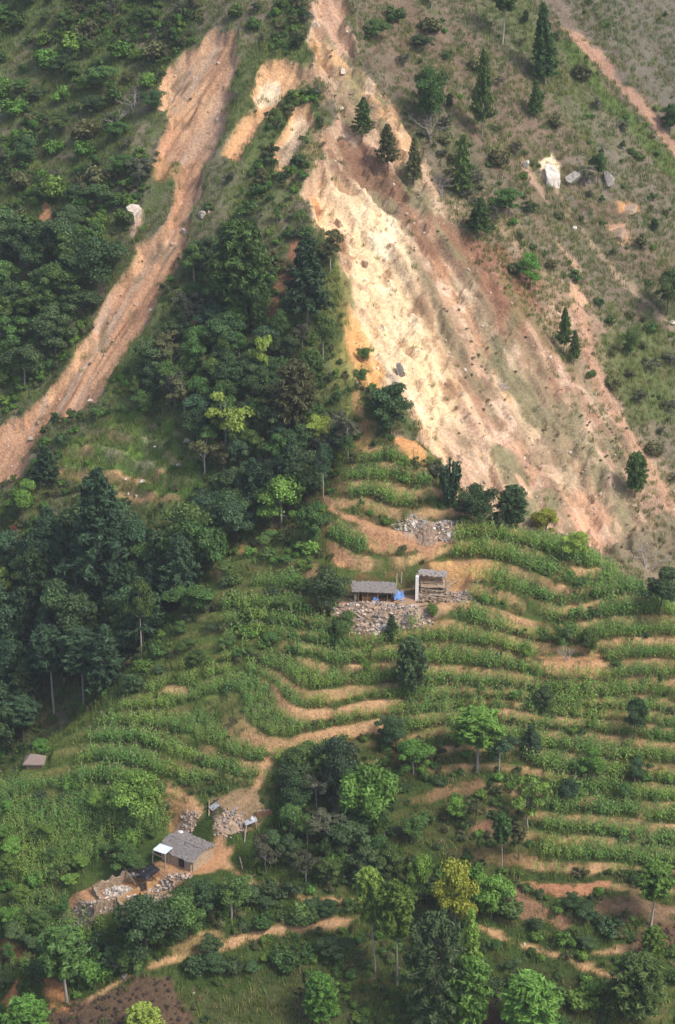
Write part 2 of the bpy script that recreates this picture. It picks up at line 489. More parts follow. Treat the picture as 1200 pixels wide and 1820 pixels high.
def patch(pts, col, strength=1.0, soft=0.8, rag=0.8, only=None, bare=True):
    global WORN
    P = lay(Zb, pts)
    pad_ = 4.0
    box = (X > P[:, 0].min() - pad_) & (X < P[:, 0].max() + pad_) & (Y > P[:, 1].min() - pad_) & (Y < P[:, 1].max() + pad_)
    iy, ix = np.where(box)
    if len(iy) == 0: return
    a, b, c, d = iy.min(), iy.max() + 1, ix.min(), ix.max() + 1
    m = np.zeros(X.shape)
    dd = seg_dist(X[a:b, c:d], Y[a:b, c:d], P, True) + 1.5 * rag * edge_n[a:b, c:d]
    m[a:b, c:d] = sstep(-soft * 0.5, soft * 0.5, dd) * strength
    if only is not None: m = m * only
    mixin(col, m)
    if bare: WORN = np.maximum(WORN, m)


def trail(pts, width_px, col, strength=1.0, soft=0.35, rag=0.42, bare=True):
    global WORN
    p3 = cast(Zb, pts); P = p3[:, :2]
    w = 0.5 * width_px * np.linalg.norm(p3 - CAM, axis=1).mean() / FPX
    box = (X > P[:, 0].min() - 5) & (X < P[:, 0].max() + 5) & (Y > P[:, 1].min() - 5) & (Y < P[:, 1].max() + 5)
    iy, ix = np.where(box)
    a, b, c, d = iy.min(), iy.max() + 1, ix.min(), ix.max() + 1
    dd = seg_dist(X[a:b, c:d], Y[a:b, c:d], P, False) + rag * edge_n[a:b, c:d]
    m = np.zeros(X.shape)
    m[a:b, c:d] = sstep(w + soft, w - soft, dd) * strength
    mixin(col, m)
    if bare: WORN = np.maximum(WORN, m)


M_ = ONM.astype(float)
TAN = srgb(196, 156, 114)
# --- main scar
mixin(srgb(200, 164, 136), in_scar)
mixin(srgb(170, 132, 106), in_scar * sstep(0.0, 0.30, grain_r + 0.5 * n_fine) * 0.9)
mixin(srgb(150, 140, 108), in_scar * sstep(0.05, 0.4, fbm(across_r, along_r * 0.2, 6, 4, 441) + 0.35 * n_fine - 0.06) * 0.7)
mixin(srgb(216, 184, 150), in_scar * sstep(0.12, 0.4, -grain_r) * 0.8)
mixin(srgb(206, 172, 142), in_scar * sstep(0.25, 0.5, fbm(X, Y, 11, 3, 447)) * 0.7)
patch([(540, 45), (560, 40), (640, 105), (700, 190), (740, 260), (720, 280), (680, 230), (640, 160), (600, 120), (560, 110)], srgb(212, 170, 124), 0.9, only=M_)
patch([(585, 225), (640, 215), (700, 290), (760, 400), (800, 480), (780, 500), (720, 400), (690, 345), (640, 305), (600, 280)], srgb(138, 104, 82), 0.85, only=M_)
patch([(690, 320), (740, 350), (790, 430), (815, 500), (900, 620), (880, 640), (800, 540), (760, 450)], srgb(196, 150, 116), 0.7, only=M_)
patch([(790, 420), (850, 420), (940, 480), (980, 570), (900, 580), (850, 510)], srgb(146, 108, 84), 0.85, only=M_, bare=False)
cr = M_ * sstep(-1.0, 1.3, sd['cream'] + 1.2 * fbm(X, Y, 3, 3, 452))
mixin(srgb(238, 206, 162), cr)
mixin(srgb(248, 228, 190), cr * sstep(-0.05, 0.3, fbm(X, Y, 7, 3, 451) + 0.3 * grain_r))
mixin(srgb(218, 176, 130), cr * sstep(0.25, 0.45, grain_r + 0.25 * n_fine) * 0.6)
patch([(608, 545), (640, 548), (655, 600), (700, 692), (655, 690), (622, 655), (608, 600)], srgb(232, 176, 112), 0.9, only=M_)
patch([(545, 345), (560, 330), (580, 400), (605, 440), (560, 395)], srgb(222, 158, 108), 0.9, only=M_)
patch([(700, 640), (716, 640), (722, 690), (700, 695)], srgb(150, 134, 124), 0.8, only=M_)
patch([(585, 385), (615, 375), (625, 420), (600, 450)], srgb(150, 112, 82), 0.85, only=M_)
trail([(795, 630), (840, 705), (870, 760), (892, 812)], 14, srgb(232, 198, 156), 0.9)
trail([(830, 690), (865, 750), (885, 800)], 20, srgb(226, 192, 152), 0.8)
trail([(740, 520), (800, 640), (830, 690)], 12, srgb(226, 192, 150), 0.8)
patch([(885, 670), (930, 665), (935, 690), (905, 700)], srgb(228, 188, 146), 0.9)
patch([(900, 760), (940, 770), (960, 840), (920, 850)], srgb(216, 172, 138), 0.8)
patch([(1000, 860), (1060, 850), (1080, 930), (1030, 960)], srgb(206, 160, 128), 0.8, only=M_)
mot = fbm(X, Y, 2.4, 4, 471); mot2 = fbm(across_r, along_r * 0.4, 3.5, 4, 472)
streak = fbm(across_r, along_r * 0.06, 0.9, 3, 473)
mixin(srgb(148, 116, 90), in_scar * (1 - 0.75 * cr) * sstep(0.15, 0.5, streak) * 0.4)
mixin(srgb(232, 204, 168), in_scar * sstep(0.2, 0.5, -streak) * 0.35)
mixin(srgb(120, 96, 78), in_scar * (1 - 0.5 * cr) * rill_r * 0.35)
lowscar = in_scar * sstep(0.5, -1.0, sd['cream'])
mixin(srgb(150, 128, 102), lowscar * sstep(0.08, 0.42, mot + 0.3 * mot2) * 0.85)
mixin(srgb(128, 126, 92), lowscar * sstep(0.12, 0.4, mot2 + 0.35 * mot) * 0.75)
mixin(srgb(226, 196, 166), lowscar * sstep(0.2, 0.45, -mot) * 0.7)
mixin(srgb(160, 122, 92), cr * sstep(0.28, 0.46, mot + 0.3 * grain_r) * 0.75)
patch([(598, 228), (648, 222), (722, 318), (785, 432), (765, 448), (705, 355), (640, 302)], srgb(132, 100, 78), 0.8, 1.6, 1.2, only=M_)
patch([(560, 130), (600, 120), (650, 180), (680, 230), (640, 220), (590, 200)], srgb(150, 124, 100), 0.7, 1.6, 1.2, only=M_)
patch([(790, 400), (850, 415), (950, 485), (995, 580), (900, 595), (840, 505)], srgb(148, 108, 84), 0.75, 2.2, 1.6, only=M_, bare=False)
patch([(735, 430), (760, 470), (820, 590), (860, 660), (840, 665), (780, 560), (740, 480)], srgb(134, 122, 92), 0.7, 1.6, 1.2, only=M_)
trail([(700, 440), (760, 545), (800, 625), (850, 720)], 9, srgb(126, 104, 84), 0.55, 0.8, 0.8)
trail([(745, 300), (800, 400), (850, 500), (930, 620), (990, 730)], 8, srgb(132, 112, 86), 0.5, 0.8, 0.8)
trail([(690, 205), (745, 290), (800, 385)], 9, srgb(214, 178, 142), 0.7, 0.6, 0.7)
patch([(900, 600), (1000, 680), (1060, 800), (1000, 830), (930, 720)], srgb(148, 136, 104), 0.55, 3.0, 2.2, only=M_, bare=False)
# --- slides on the left flank
mixin(srgb(198, 154, 120), M_ * sstep(-0.2, 0.5, sd['left']))
mixin(srgb(190, 158, 130), M_ * sstep(0, 0.5, sd['left']) * sstep(0.0, 0.35, grain_l) * 0.8)
mixin(srgb(214, 172, 132), M_ * sstep(0, 0.5, sd['left']) * sstep(0.05, 0.4, fbm(X, Y, 5, 3, 461)) * 0.8)
st_l = fbm(across_l, along_l * 0.07, 1.0, 3, 474); mot_l = fbm(X, Y, 2.2, 4, 475)
mixin(srgb(168, 122, 90), M_ * sstep(0, 0.5, sd['left']) * sstep(0.12, 0.45, st_l + 0.4 * mot_l) * 0.7)
mixin(srgb(208, 184, 160), M_ * sstep(0, 0.5, sd['left']) * sstep(0.2, 0.5, -st_l + 0.3 * mot_l) * 0.6)
mixin(srgb(128, 112, 84), M_ * sstep(0, 0.5, sd['left']) * sstep(0.3, 0.5, mot_l) * 0.6)
patch([(365, 190), (420, 120), (405, 200), (370, 300), (345, 320), (350, 260)], srgb(192, 158, 130), 0.7, only=M_)
mixin(srgb(224, 178, 132), M_ * sstep(-0.2, 0.5, np.maximum(sd['mid'], sd['small'])))
mixin(srgb(240, 218, 186), M_ * sstep(0.6, 1.6, sd['small']) * 0.8)
patch([(535, 95), (565, 110), (595, 200), (575, 275), (520, 310), (490, 300), (545, 240), (562, 190), (520, 180)], srgb(176, 144, 112), 0.55, 2.2, 2.2, only=M_, bare=False)
patch([(455, 135), (490, 130), (485, 160), (460, 165)], srgb(238, 216, 182), 0.8)
patch([(80, 345), (95, 345), (90, 400), (62, 466), (48, 466), (70, 410)], srgb(204, 148, 108), 0.9, 0.5, 0.4)
patch([(228, 370), (258, 366), (260, 400), (235, 430), (222, 400)], srgb(226, 190, 164), 0.85, 0.6, 0.5)
patch([(270, 260), (300, 250), (325, 300), (300, 330), (272, 325)], srgb(186, 144, 98), 0.55)
patch([(440, 590), (470, 560), (520, 430), (545, 430), (520, 520), (490, 570)], srgb(150, 104, 78), 0.85)
patch([(335, 575), (365, 545), (370, 550), (345, 580)], srgb(206, 160, 120), 0.9, 0.4, 0.3)
patch([(590, 640), (612, 610), (650, 700), (655, 790), (630, 800), (600, 720)], srgb(128, 128, 72), 0.9, bare=False)
patch([(628, 700), (645, 700), (655, 770), (640, 785)], srgb(196, 144, 104), 0.7, 0.6, 0.4)
patch([(575, 480), (612, 470), (618, 520), (612, 610), (585, 600)], srgb(118, 122, 68), 0.8, bare=False)
# grassy benches on the left below the slide
patch([(110, 760), (300, 740), (345, 860), (330, 910), (220, 890), (110, 850)], srgb(96, 126, 54), 0.9, bare=False)
mixin(srgb(176, 152, 112), BENCH_RISER * sstep(-0.2, 0.3, n_fine + 0.5 * n_mid) * 0.8)
for ln in ([(108, 838), (150, 845), (200, 855)], [(210, 870), (255, 885), (320, 892)], [(150, 795), (170, 805)], [(200, 845), (260, 850), (320, 830)]):
    trail(ln, 9, srgb(188, 148, 110), 0.85)
for ln in ([(170, 740), (235, 765), (300, 790)], [(170, 800), (230, 820), (290, 825)]):
    trail(ln, 5, srgb(170, 160, 128), 0.7)
# --- right flank
trail([(978, -20), (1015, 50), (1060, 95)], 38, srgb(172, 136, 112), 0.95)
trail([(1060, 95), (1130, 180), (1230, 300)], 24, srgb(172, 136, 112), 0.95)
trail([(1010, 90), (1090, 190), (1160, 260), (1230, 330)], 40, srgb(88, 112, 52), 0.8, bare=False)
patch([(962, 292), (980, 274), (998, 296), (996, 328), (975, 332), (962, 312)], srgb(236, 212, 176), 0.95, 0.5, 0.3)
trail([(930, 284), (945, 318), (975, 365), (1010, 390)], 14, srgb(186, 156, 130), 0.85)
trail([(985, 335), (1015, 380), (1055, 440), (1130, 520), (1195, 590)], 9, srgb(190, 164, 136), 0.7)
trail([(955, 415), (990, 440), (1035, 490)], 10, srgb(190, 158, 126), 0.7)
patch([(1008, 500), (1030, 502), (1052, 545), (1015, 558)], srgb(212, 170, 136), 0.9, 0.6, 0.4)
trail([(1030, 560), (1050, 640), (1085, 725), (1135, 800), (1180, 870), (1210, 930)], 30, srgb(190, 150, 122), 0.8)
patch([(1080, 395), (1110, 400), (1125, 425), (1100, 440), (1085, 425)], srgb(196, 156, 124), 0.9, 0.5, 0.4)
patch([(1095, 362), (1140, 358), (1140, 378), (1100, 380)], srgb(200, 150, 104), 0.8, 0.5, 0.4)
patch([(1010, 270), (1120, 280), (1110, 345), (1010, 345)], srgb(122, 114, 102), 0.55, 1.6, 1.6)
patch([(880, 480), (960, 560), (1040, 680), (1000, 660), (920, 570)], srgb(124, 116, 78), 0.6, bare=False)
patch([(1060, 600), (1160, 560), (1210, 640), (1210, 760), (1120, 740)], srgb(92, 106, 60), 0.75, bare=False)
patch([(960, 0), (1210, 0), (1210, 230), (1120, 150), (1050, 70)], srgb(112, 106, 94), 0.8, bare=False)
patch([(1080, 960), (1210, 910), (1210, 1060), (1120, 1030)], srgb(126, 116, 92), 0.85, bare=False)
# --- paths, yards and bare banks of the hill
H_ = hillm
for ln, w in [
    ([(355, 1698), (430, 1670), (480, 1655), (560, 1645), (620, 1636), (665, 1618)], 13),
    ([(480, 1655), (510, 1630), (540, 1600), (590, 1598), (645, 1606)], 8),
    ([(150, 1785), (225, 1738), (300, 1705), (400, 1682)], 11),
    ([(855, 1648), (930, 1680), (1010, 1705), (1100, 1742)], 7),
    ([(1050, 1693), (1100, 1690), (1140, 1682)], 6),
    ([(400, 1545), (388, 1500), (395, 1460), (440, 1420), (470, 1375), (478, 1345)], 15),
    ([(400, 1540), (450, 1570), (520, 1590), (560, 1600)], 8),
    ([(1125, 1470), (1150, 1442), (1210, 1425)], 9),
    ([(1125, 1505), (1165, 1482), (1210, 1470)], 10),
    ([(300, 1400), (330, 1415), (350, 1440)], 10),
    ([(487, 1225), (500, 1253), (535, 1269), (567, 1271), (640, 1258), (713, 1252)], 11),
    ([(410, 1300), (447, 1314), (480, 1328), (520, 1329), (563, 1315), (640, 1296), (713, 1281), (800, 1271)], 10),
    ([(433, 1362), (473, 1366)], 9), ([(380, 1015), (395, 1040)], 12), ([(300, 1226), (347, 1238)], 8),
    ([(545, 1238), (580, 1240), (620, 1233)], 8), ([(630, 1188), (670, 1189), (713, 1184)], 7),
    ([(820, 1268), (900, 1267), (940, 1277), (1033, 1284), (1100, 1290)], 7),
    ([(780, 1068), (850, 1083), (905, 1100), (950, 1115)], 12),
    ([(997, 1457), (1075, 1460), (1125, 1472), (1125, 1490)], 9),
    ([(990, 1494), (1077, 1499), (1120, 1505), (1200, 1522)], 9),
    ([(930, 1536), (1027, 1547), (1060, 1546)], 10), ([(580, 1310), (640, 1296)], 10),
]:
    trail(ln, w, TAN)
patch([(560, 885), (600, 900), (650, 925), (700, 940), (760, 950), (800, 945), (810, 965), (760, 985), (680, 985), (655, 975), (640, 945), (590, 915)], srgb(186, 142, 106), 0.95, 0.5, 0.3)
patch([(770, 1003), (885, 1005), (870, 1030), (800, 1035)], srgb(208, 164, 110), 0.95, 0.5, 0.3)
patch([(578, 965), (620, 985), (640, 1010), (600, 1005)], srgb(196, 150, 110), 0.9, 0.4, 0.3)
patch([(690, 925), (810, 920), (815, 955), (720, 960)], srgb(186, 164, 140), 0.85, 0.5, 0.4)
patch([(480, 935), (520, 930), (515, 948), (478, 948)], srgb(176, 136, 92), 0.9, 0.4, 0.3)
patch([(430, 970), (470, 962), (470, 985), (420, 995)], srgb(158, 128, 84), 0.8, 0.5, 0.4)
patch([(700, 775), (735, 780), (770, 835), (745, 825), (715, 805)], srgb(220, 160, 106), 0.95, 0.4, 0.3)
patch([(640, 740), (665, 760), (660, 810), (630, 800)], srgb(170, 136, 92), 0.7, 0.4, 0.3)
patch([(585, 1070), (640, 1055), (760, 1060), (790, 1090), (760, 1110), (660, 1130), (600, 1110)], srgb(176, 146, 118), 0.95, 0.5, 0.4)
patch([(790, 1010), (830, 1020), (830, 1090), (780, 1090)], srgb(190, 150, 108), 0.85, 0.5, 0.4)
patch([(945, 1165), (1080, 1160), (1050, 1200), (985, 1198)], srgb(196, 150, 110), 0.85, 0.5, 0.5)
patch([(330, 1530), (385, 1490), (420, 1500), (400, 1545), (330, 1575), (220, 1610), (190, 1640), (110, 1620), (130, 1590), (230, 1560)], srgb(186, 142, 104), 0.95, 0.5, 0.4)
patch([(290, 1420), (330, 1410), (370, 1445), (350, 1470), (310, 1450)], srgb(168, 130, 92), 0.8, 0.5, 0.4)
patch([(360, 1410), (450, 1400), (480, 1450), (430, 1480), (380, 1460)], srgb(158, 130, 100), 0.8, 0.6, 0.5)
patch([(905, 1596), (922, 1580), (960, 1612), (1030, 1637), (1000, 1652), (910, 1622)], srgb(150, 114, 88), 0.85, 0.4, 0.4)
patch([(940, 1572), (1000, 1577), (1090, 1567), (1082, 1580), (1000, 1592), (945, 1580)], srgb(178, 128, 94), 0.95, 0.3, 0.3)
patch([(1055, 1612), (1125, 1578), (1140, 1600), (1210, 1612), (1210, 1645), (1140, 1640), (1060, 1622)], srgb(134, 106, 82), 0.8, 0.4, 0.3)
patch([(1130, 1650), (1210, 1640), (1210, 1690), (1130, 1700)], srgb(112, 78, 66), 0.8, 0.5, 0.4)
patch([(715, 1425), (780, 1395), (835, 1385), (850, 1370), (870, 1395), (830, 1412), (760, 1430)], srgb(140, 108, 80), 0.75, 0.5, 0.4)
patch([(830, 1460), (910, 1465), (905, 1480), (840, 1485)], srgb(156, 116, 92), 0.9, 0.5, 0.4)
patch([(770, 1500), (960, 1510), (950, 1530), (780, 1525)], srgb(120, 98, 66), 0.5, 0.8, 0.7)
patch([(710, 1440), (790, 1420), (860, 1440), (830, 1500), (720, 1500)], srgb(84, 88, 48), 0.7, bare=False)
patch([(330, 1760), (560, 1740), (640, 1800), (640, 1840), (330, 1840)], srgb(78, 84, 48), 0.75, bare=False)
patch([(880, 1700), (1090, 1740), (1100, 1840), (880, 1840)], srgb(78, 80, 48), 0.75, bare=False)
patch([(75, 1800), (180, 1770), (300, 1735), (330, 1790), (340, 1840), (60, 1840)], srgb(104, 80, 66), 0.85, 0.6, 0.6)
patch([(845, 1740), (880, 1740), (890, 1840), (840, 1840)], srgb(84, 56, 50), 0.85, 0.6, 0.5)
patch([(10, 1672), (35, 1678), (85, 1700), (80, 1712), (30, 1705)], srgb(190, 130, 88), 0.9, 0.4, 0.3)
patch([(80, 1735), (110, 1750), (130, 1800), (95, 1790)], srgb(186, 130, 88), 0.8, 0.4, 0.3)
patch([(0, 1780), (30, 1740), (40, 1750), (20, 1800)], srgb(186, 130, 88), 0.9, 0.4, 0.3)
patch([(290, 1685), (400, 1660), (395, 1690), (320, 1710)], srgb(186, 156, 108), 0.7, 0.6, 0.6)

# ------------------------------------------------------------------ build the ground, one sheet cut into its regions
GROUND = ground_material()
nyy, nxx = X.shape
ext_x0 = GX0 - np.cumsum(np.geomspace(0.6, 45, 20))[::-1]; ext_x1 = GX1 + np.cumsum(np.geomspace(0.6, 45, 20))
ext_y0 = GY0 - np.cumsum(np.geomspace(0.6, 40, 18))[::-1]; ext_y1 = GY1 + np.cumsum(np.geomspace(0.6, 45, 20))
ax = np.concatenate([ext_x0, gx, ext_x1]); ay = np.concatenate([ext_y0, gy, ext_y1])
AX, AY = np.meshgrid(ax, ay)
ox, oy = len(ext_x0), len(ext_y0)
# outside the fine sheet the heights go on from its rim
cx = np.clip(AX, GX0, GX1); cy = np.clip(AY, GY0, GY1)
AZ = sample(Zt, cx, cy) - 0.42 * np.abs(AX - cx) + np.where(AY > cy, 0.5 * (AY - cy), -0.38 * (cy - AY) * 0.9)
AZ = np.where((AX != cx) | (AY != cy), AZ + 6 * fbm(AX, AY, 60, 3, 501) * sstep(0, 60, np.hypot(AX - cx, AY - cy)), AZ)
AZ = np.maximum(AZ, -120)
AZ[oy:oy + nyy, ox:ox + nxx] = Zt
AC = np.zeros(AX.shape + (3,)); AC[:] = srgb(84, 92, 58)
ci = np.clip(((cx - GX0) / DX).round().astype(int), 0, nxx - 1); cj = np.clip(((cy - GY0) / DX).round().astype(int), 0, nyy - 1)
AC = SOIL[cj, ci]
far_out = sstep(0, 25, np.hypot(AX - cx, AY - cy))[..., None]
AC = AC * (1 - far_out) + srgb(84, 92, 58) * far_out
Ny, Nx = np.gradient(AZ, ay, ax)
NRM = np.stack([-Nx, -Ny, np.ones_like(Nx)], -1); NRM /= np.linalg.norm(NRM, axis=-1, keepdims=True)
REG = np.zeros(AX.shape, np.int8)
REG[oy:oy + nyy, ox:ox + nxx] = np.where(ON_HILL, 1, np.where(sd['scar'] > 0, 2, np.where(sd['left'] > 0, 3, np.where(np.maximum(sd['mid'], sd['small']) > 0, 4, 0))))
REG[:oy] = 1


def ground_piece(name, code, label):
    q = np.where(REG[:-1, :-1] == code)
    nx_ = AX.shape[1]
    base = q[0] * nx_ + q[1]
    faces = np.stack([base, base + 1, base + nx_ + 1, base + nx_], 1)
    used, inv = np.unique(faces.ravel(), return_inverse=True)
    me = bpy.data.meshes.new(name)
    nf = len(faces)
    me.vertices.add(len(used)); me.loops.add(nf * 4); me.polygons.add(nf)
    co = np.stack([AX.ravel()[used], AY.ravel()[used], AZ.ravel()[used]], 1)
    me.vertices.foreach_set('co', co.astype(np.float32).ravel())
    me.loops.foreach_set('vertex_index', inv.astype(np.int32))
    me.polygons.foreach_set('loop_start', np.arange(0, nf * 4, 4, dtype=np.int32))
    me.polygons.foreach_set('use_smooth', np.ones(nf, bool))
    at = me.attributes.new('soil', 'FLOAT_COLOR', 'POINT')
    c4 = np.ones((len(used), 4), np.float32); c4[:, :3] = AC.reshape(-1, 3)[used]
    at.data.foreach_set('color', c4.ravel())
    me.materials.append(GROUND)
    me.update(calc_edges=True)
    me.normals_split_custom_set_from_vertices(NRM.reshape(-1, 3)[used].astype(np.float32))
    return tag(meshobj(name, me), label, name.replace('_', ' '), kind='structure')


ground_piece('mountain_slope', 0, 'steep green and brown mountain spur rising behind the terraces')
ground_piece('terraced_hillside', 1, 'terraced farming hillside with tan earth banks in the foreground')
ground_piece('landslide_scar', 2, 'broad cream and pinkish landslide scar on the right flank of the spur')
ground_piece('landslide_track', 3, 'long orange earth slide running down to the left edge')
ground_piece('small_slide', 4, 'two short pale slides beside the head of the orange slide')
# ------------------------------------------------------------------ plant materials
def leaf_material(name, col, trans=0.22, patchy=0.0):
    m = bpy.data.materials.new(name)
    nt, N, L = nodes_of(m)
    b = N['Principled BSDF']; out = N['Material Output']
    b.inputs['Roughness'].default_value = 0.6
    b.inputs['Specular IOR Level'].default_value = 0.25
    at = N.new('ShaderNodeAttribute'); at.attribute_name = 'shade'
    oi = N.new('ShaderNodeObjectInfo')
    hs = N.new('ShaderNodeHueSaturation')
    hs.inputs['Color'].default_value = (*col, 1)
    r1 = N.new('ShaderNodeMapRange'); r1.inputs['To Min'].default_value = 0.5 - 0.034; r1.inputs['To Max'].default_value = 0.5 + 0.006
    L.new(oi.outputs['Random'], r1.inputs['Value']); L.new(r1.outputs[0], hs.inputs['Hue'])
    # value: plant-to-plant and leaf-to-leaf
    mu = N.new('ShaderNodeMath'); mu.operation = 'MULTIPLY'; mu.inputs[1].default_value = 7.31
    fr = N.new('ShaderNodeMath'); fr.operation = 'FRACT'
    L.new(oi.outputs['Random'], mu.inputs[0]); L.new(mu.outputs[0], fr.inputs[0])
    r2 = N.new('ShaderNodeMapRange'); r2.inputs['To Min'].default_value = 0.78; r2.inputs['To Max'].default_value = 1.25
    L.new(fr.outputs[0], r2.inputs['Value'])
    r3 = N.new('ShaderNodeMapRange'); r3.inputs['To Min'].default_value = 0.55; r3.inputs['To Max'].default_value = 1.45
    L.new(at.outputs['Fac'], r3.inputs['Value'])
    m2 = N.new('ShaderNodeMath'); m2.operation = 'MULTIPLY'
    L.new(r2.outputs[0], m2.inputs[0]); L.new(r3.outputs[0], m2.inputs[1]); L.new(m2.outputs[0], hs.inputs['Value'])
    if patchy:                                   # crop that yellows and thickens from place to place
        ge = N.new('ShaderNodeNewGeometry'); nz = N.new('ShaderNodeTexNoise'); nz.inputs['Scale'].default_value = 0.13; nz.inputs['Detail'].default_value = 4
        L.new(ge.outputs['Position'], nz.inputs['Vector'])
        mr = N.new('ShaderNodeMapRange'); mr.inputs['From Min'].default_value = 0.42; mr.inputs['From Max'].default_value = 0.66; mr.inputs['To Max'].default_value = patchy
        L.new(nz.outputs['Fac'], mr.inputs['Value'])
        mc = N.new('ShaderNodeMix'); mc.data_type = 'RGBA'; mc.inputs['A'].default_value = (*col, 1); mc.inputs['B'].default_value = (col[0] * 1.45, col[1] * 1.18, col[2] * 0.95, 1)
        L.new(mr.outputs[0], mc.inputs['Factor']); L.new(mc.outputs['Result'], hs.inputs['Color'])
    L.new(hs.outputs[0], b.inputs['Base Color'])
    tr = N.new('ShaderNodeBsdfTranslucent'); L.new(hs.outputs[0], tr.inputs['Color'])
    mx = N.new('ShaderNodeMixShader'); mx.inputs[0].default_value = trans
    L.new(b.outputs[0], mx.inputs[1]); L.new(tr.outputs[0], mx.inputs[2]); L.new(mx.outputs[0], out.inputs['Surface'])
    return m


def plain_material(name, col, rough=0.85, noise=0.3, scale=6.0, bump=0.0, metal=0.0, stretch=None):
    m = bpy.data.materials.new(name)
    nt, N, L = nodes_of(m)
    b = N['Principled BSDF']
    b.inputs['Roughness'].default_value = rough; b.inputs['Metallic'].default_value = metal
    b.inputs['Specular IOR Level'].default_value = 0.25
    geo = N.new('ShaderNodeTexCoord')
    n = N.new('ShaderNodeTexNoise'); n.inputs['Scale'].default_value = scale; n.inputs['Detail'].default_value = 4
    if stretch:
        mp = N.new('ShaderNodeMapping'); mp.inputs['Scale'].default_value = stretch
        L.new(geo.outputs['Object'], mp.inputs[0]); L.new(mp.outputs[0], n.inputs['Vector'])
    else:
        L.new(geo.outputs['Object'], n.inputs['Vector'])
    oi = N.new('ShaderNodeObjectInfo')
    r = N.new('ShaderNodeMapRange'); r.inputs['From Min'].default_value = 0.3; r.inputs['From Max'].default_value = 0.7
    r.inputs['To Min'].default_value = 1 - noise; r.inputs['To Max'].default_value = 1 + noise
    r2 = N.new('ShaderNodeMapRange'); r2.inputs['To Min'].default_value = 0.8; r2.inputs['To Max'].default_value = 1.2
    L.new(n.outputs['Fac'], r.inputs['Value']); L.new(oi.outputs['Random'], r2.inputs['Value'])
    mu = N.new('ShaderNodeMath'); mu.operation = 'MULTIPLY'; L.new(r.outputs[0], mu.inputs[0]); L.new(r2.outputs[0], mu.inputs[1])
    v = N.new('ShaderNodeVectorMath'); v.operation = 'SCALE'; v.inputs[0].default_value = tuple(col)
    L.new(mu.outputs[0], v.inputs['Scale']); L.new(v.outputs[0], b.inputs['Base Color'])
    if bump:
        bp = N.new('ShaderNodeBump'); bp.inputs['Strength'].default_value = bump; bp.inputs['Distance'].default_value = 0.05
        L.new(n.outputs['Fac'], bp.inputs['Height']); L.new(bp.outputs[0], b.inputs['Normal'])
    return m


LEAF = dict(
    dark=leaf_material('leaf_dark', (0.074, 0.134, 0.049)),
    blue=leaf_material('leaf_bluish_dark', (0.060, 0.120, 0.056)),
    mid=leaf_material('leaf_mid_green', (0.092, 0.180, 0.046)),
    bright=leaf_material('leaf_bright_green', (0.135, 0.275, 0.050)),
    lime=leaf_material('leaf_lime', (0.250, 0.370, 0.070)),
    yellow=leaf_material('leaf_yellow_green', (0.290, 0.340, 0.050)),
    olive=leaf_material('leaf_olive', (0.150, 0.165, 0.066)),
    grey=leaf_material('leaf_greyish', (0.120, 0.135, 0.078)),
    maize=leaf_material('leaf_maize', (0.175, 0.340, 0.085), trans=0.3, patchy=1.0),
    tassel=leaf_material('maize_tassel', (0.340, 0.330, 0.170)),
    grass=leaf_material('grass_blade', (0.140, 0.215, 0.058), patchy=0.8),
    straw=leaf_material('dry_grass', (0.340, 0.270, 0.140)),
    brush=leaf_material('dead_brush', (0.150, 0.118, 0.090)),
    rust=leaf_material('leaf_rust', (0.190, 0.070, 0.035)),
)
BARK = dict(
    pale=plain_material('bark_pale', (0.36, 0.32, 0.26), 0.9, 0.35, 9, 0.3, stretch=(1, 1, 0.25)),
    brown=plain_material('bark_brown', (0.13, 0.10, 0.075), 0.9, 0.35, 9, 0.3, stretch=(1, 1, 0.25)),
    grey=plain_material('bark_grey', (0.30, 0.27, 0.24), 0.9, 0.35, 9, 0.3, stretch=(1, 1, 0.25)),
)


# ------------------------------------------------------------------ plant meshes (unit height 1, crown about 1 wide; scaled on placing)
def leaves_at(C, size, r_, normal_bias=None, aspect=1.6, jitter=0.0):
    """One rhombic leaf clump per centre C; random facing, tilted to face outward and up by normal_bias."""
    n = len(C)
    nrm = r_.normal(size=(n, 3))
    if normal_bias is not None:
        nrm = nrm * 0.75 + normal_bias
    nrm /= np.linalg.norm(nrm, axis=1, keepdims=True) + 1e-9
    a = r_.normal(size=(n, 3)); a -= (a * nrm).sum(1, keepdims=True) * nrm
    a /= np.linalg.norm(a, axis=1, keepdims=True) + 1e-9
    b = np.cross(nrm, a)
    s = (np.asarray(size) * r_.uniform(0.65, 1.35, n))[:, None]
    a = a * s * aspect * 0.5; b = b * s * 0.5
    mid = nrm * s * 0.12
    V = np.stack([C - a, C + b + mid, C + a, C - b + mid], 1)
    return V.reshape(-1, 3)


def tube(path, radii, sides=6):
    path = np.asarray(path, float); V, F = [], []
    n = len(path)
    for i in range(n):
        t = path[min(i + 1, n - 1)] - path[max(i - 1, 0)]
        t /= np.linalg.norm(t) + 1e-9
        h = np.array([1.0, 0, 0]) if abs(t[0]) < 0.8 else np.array([0, 1.0, 0])
        u = np.cross(t, h); u /= np.linalg.norm(u); w = np.cross(t, u)
        for k in range(sides):
            an = 2 * math.pi * k / sides
            V.append(path[i] + radii[i] * (math.cos(an) * u + math.sin(an) * w))
    for i in range(n - 1):
        for k in range(sides):
            k2 = (k + 1) % sides
            F.append((i * sides + k, i * sides + k2, (i + 1) * sides + k2, (i + 1) * sides + k))
    F.append(tuple(range((n - 1) * sides, n * sides)))
    return V, F


def join_tubes(tubes):
    V, F = [], []
    for v, f in tubes:
        o = len(V); V += list(v); F += [tuple(i + o for i in q) for q in f]
    return V, F


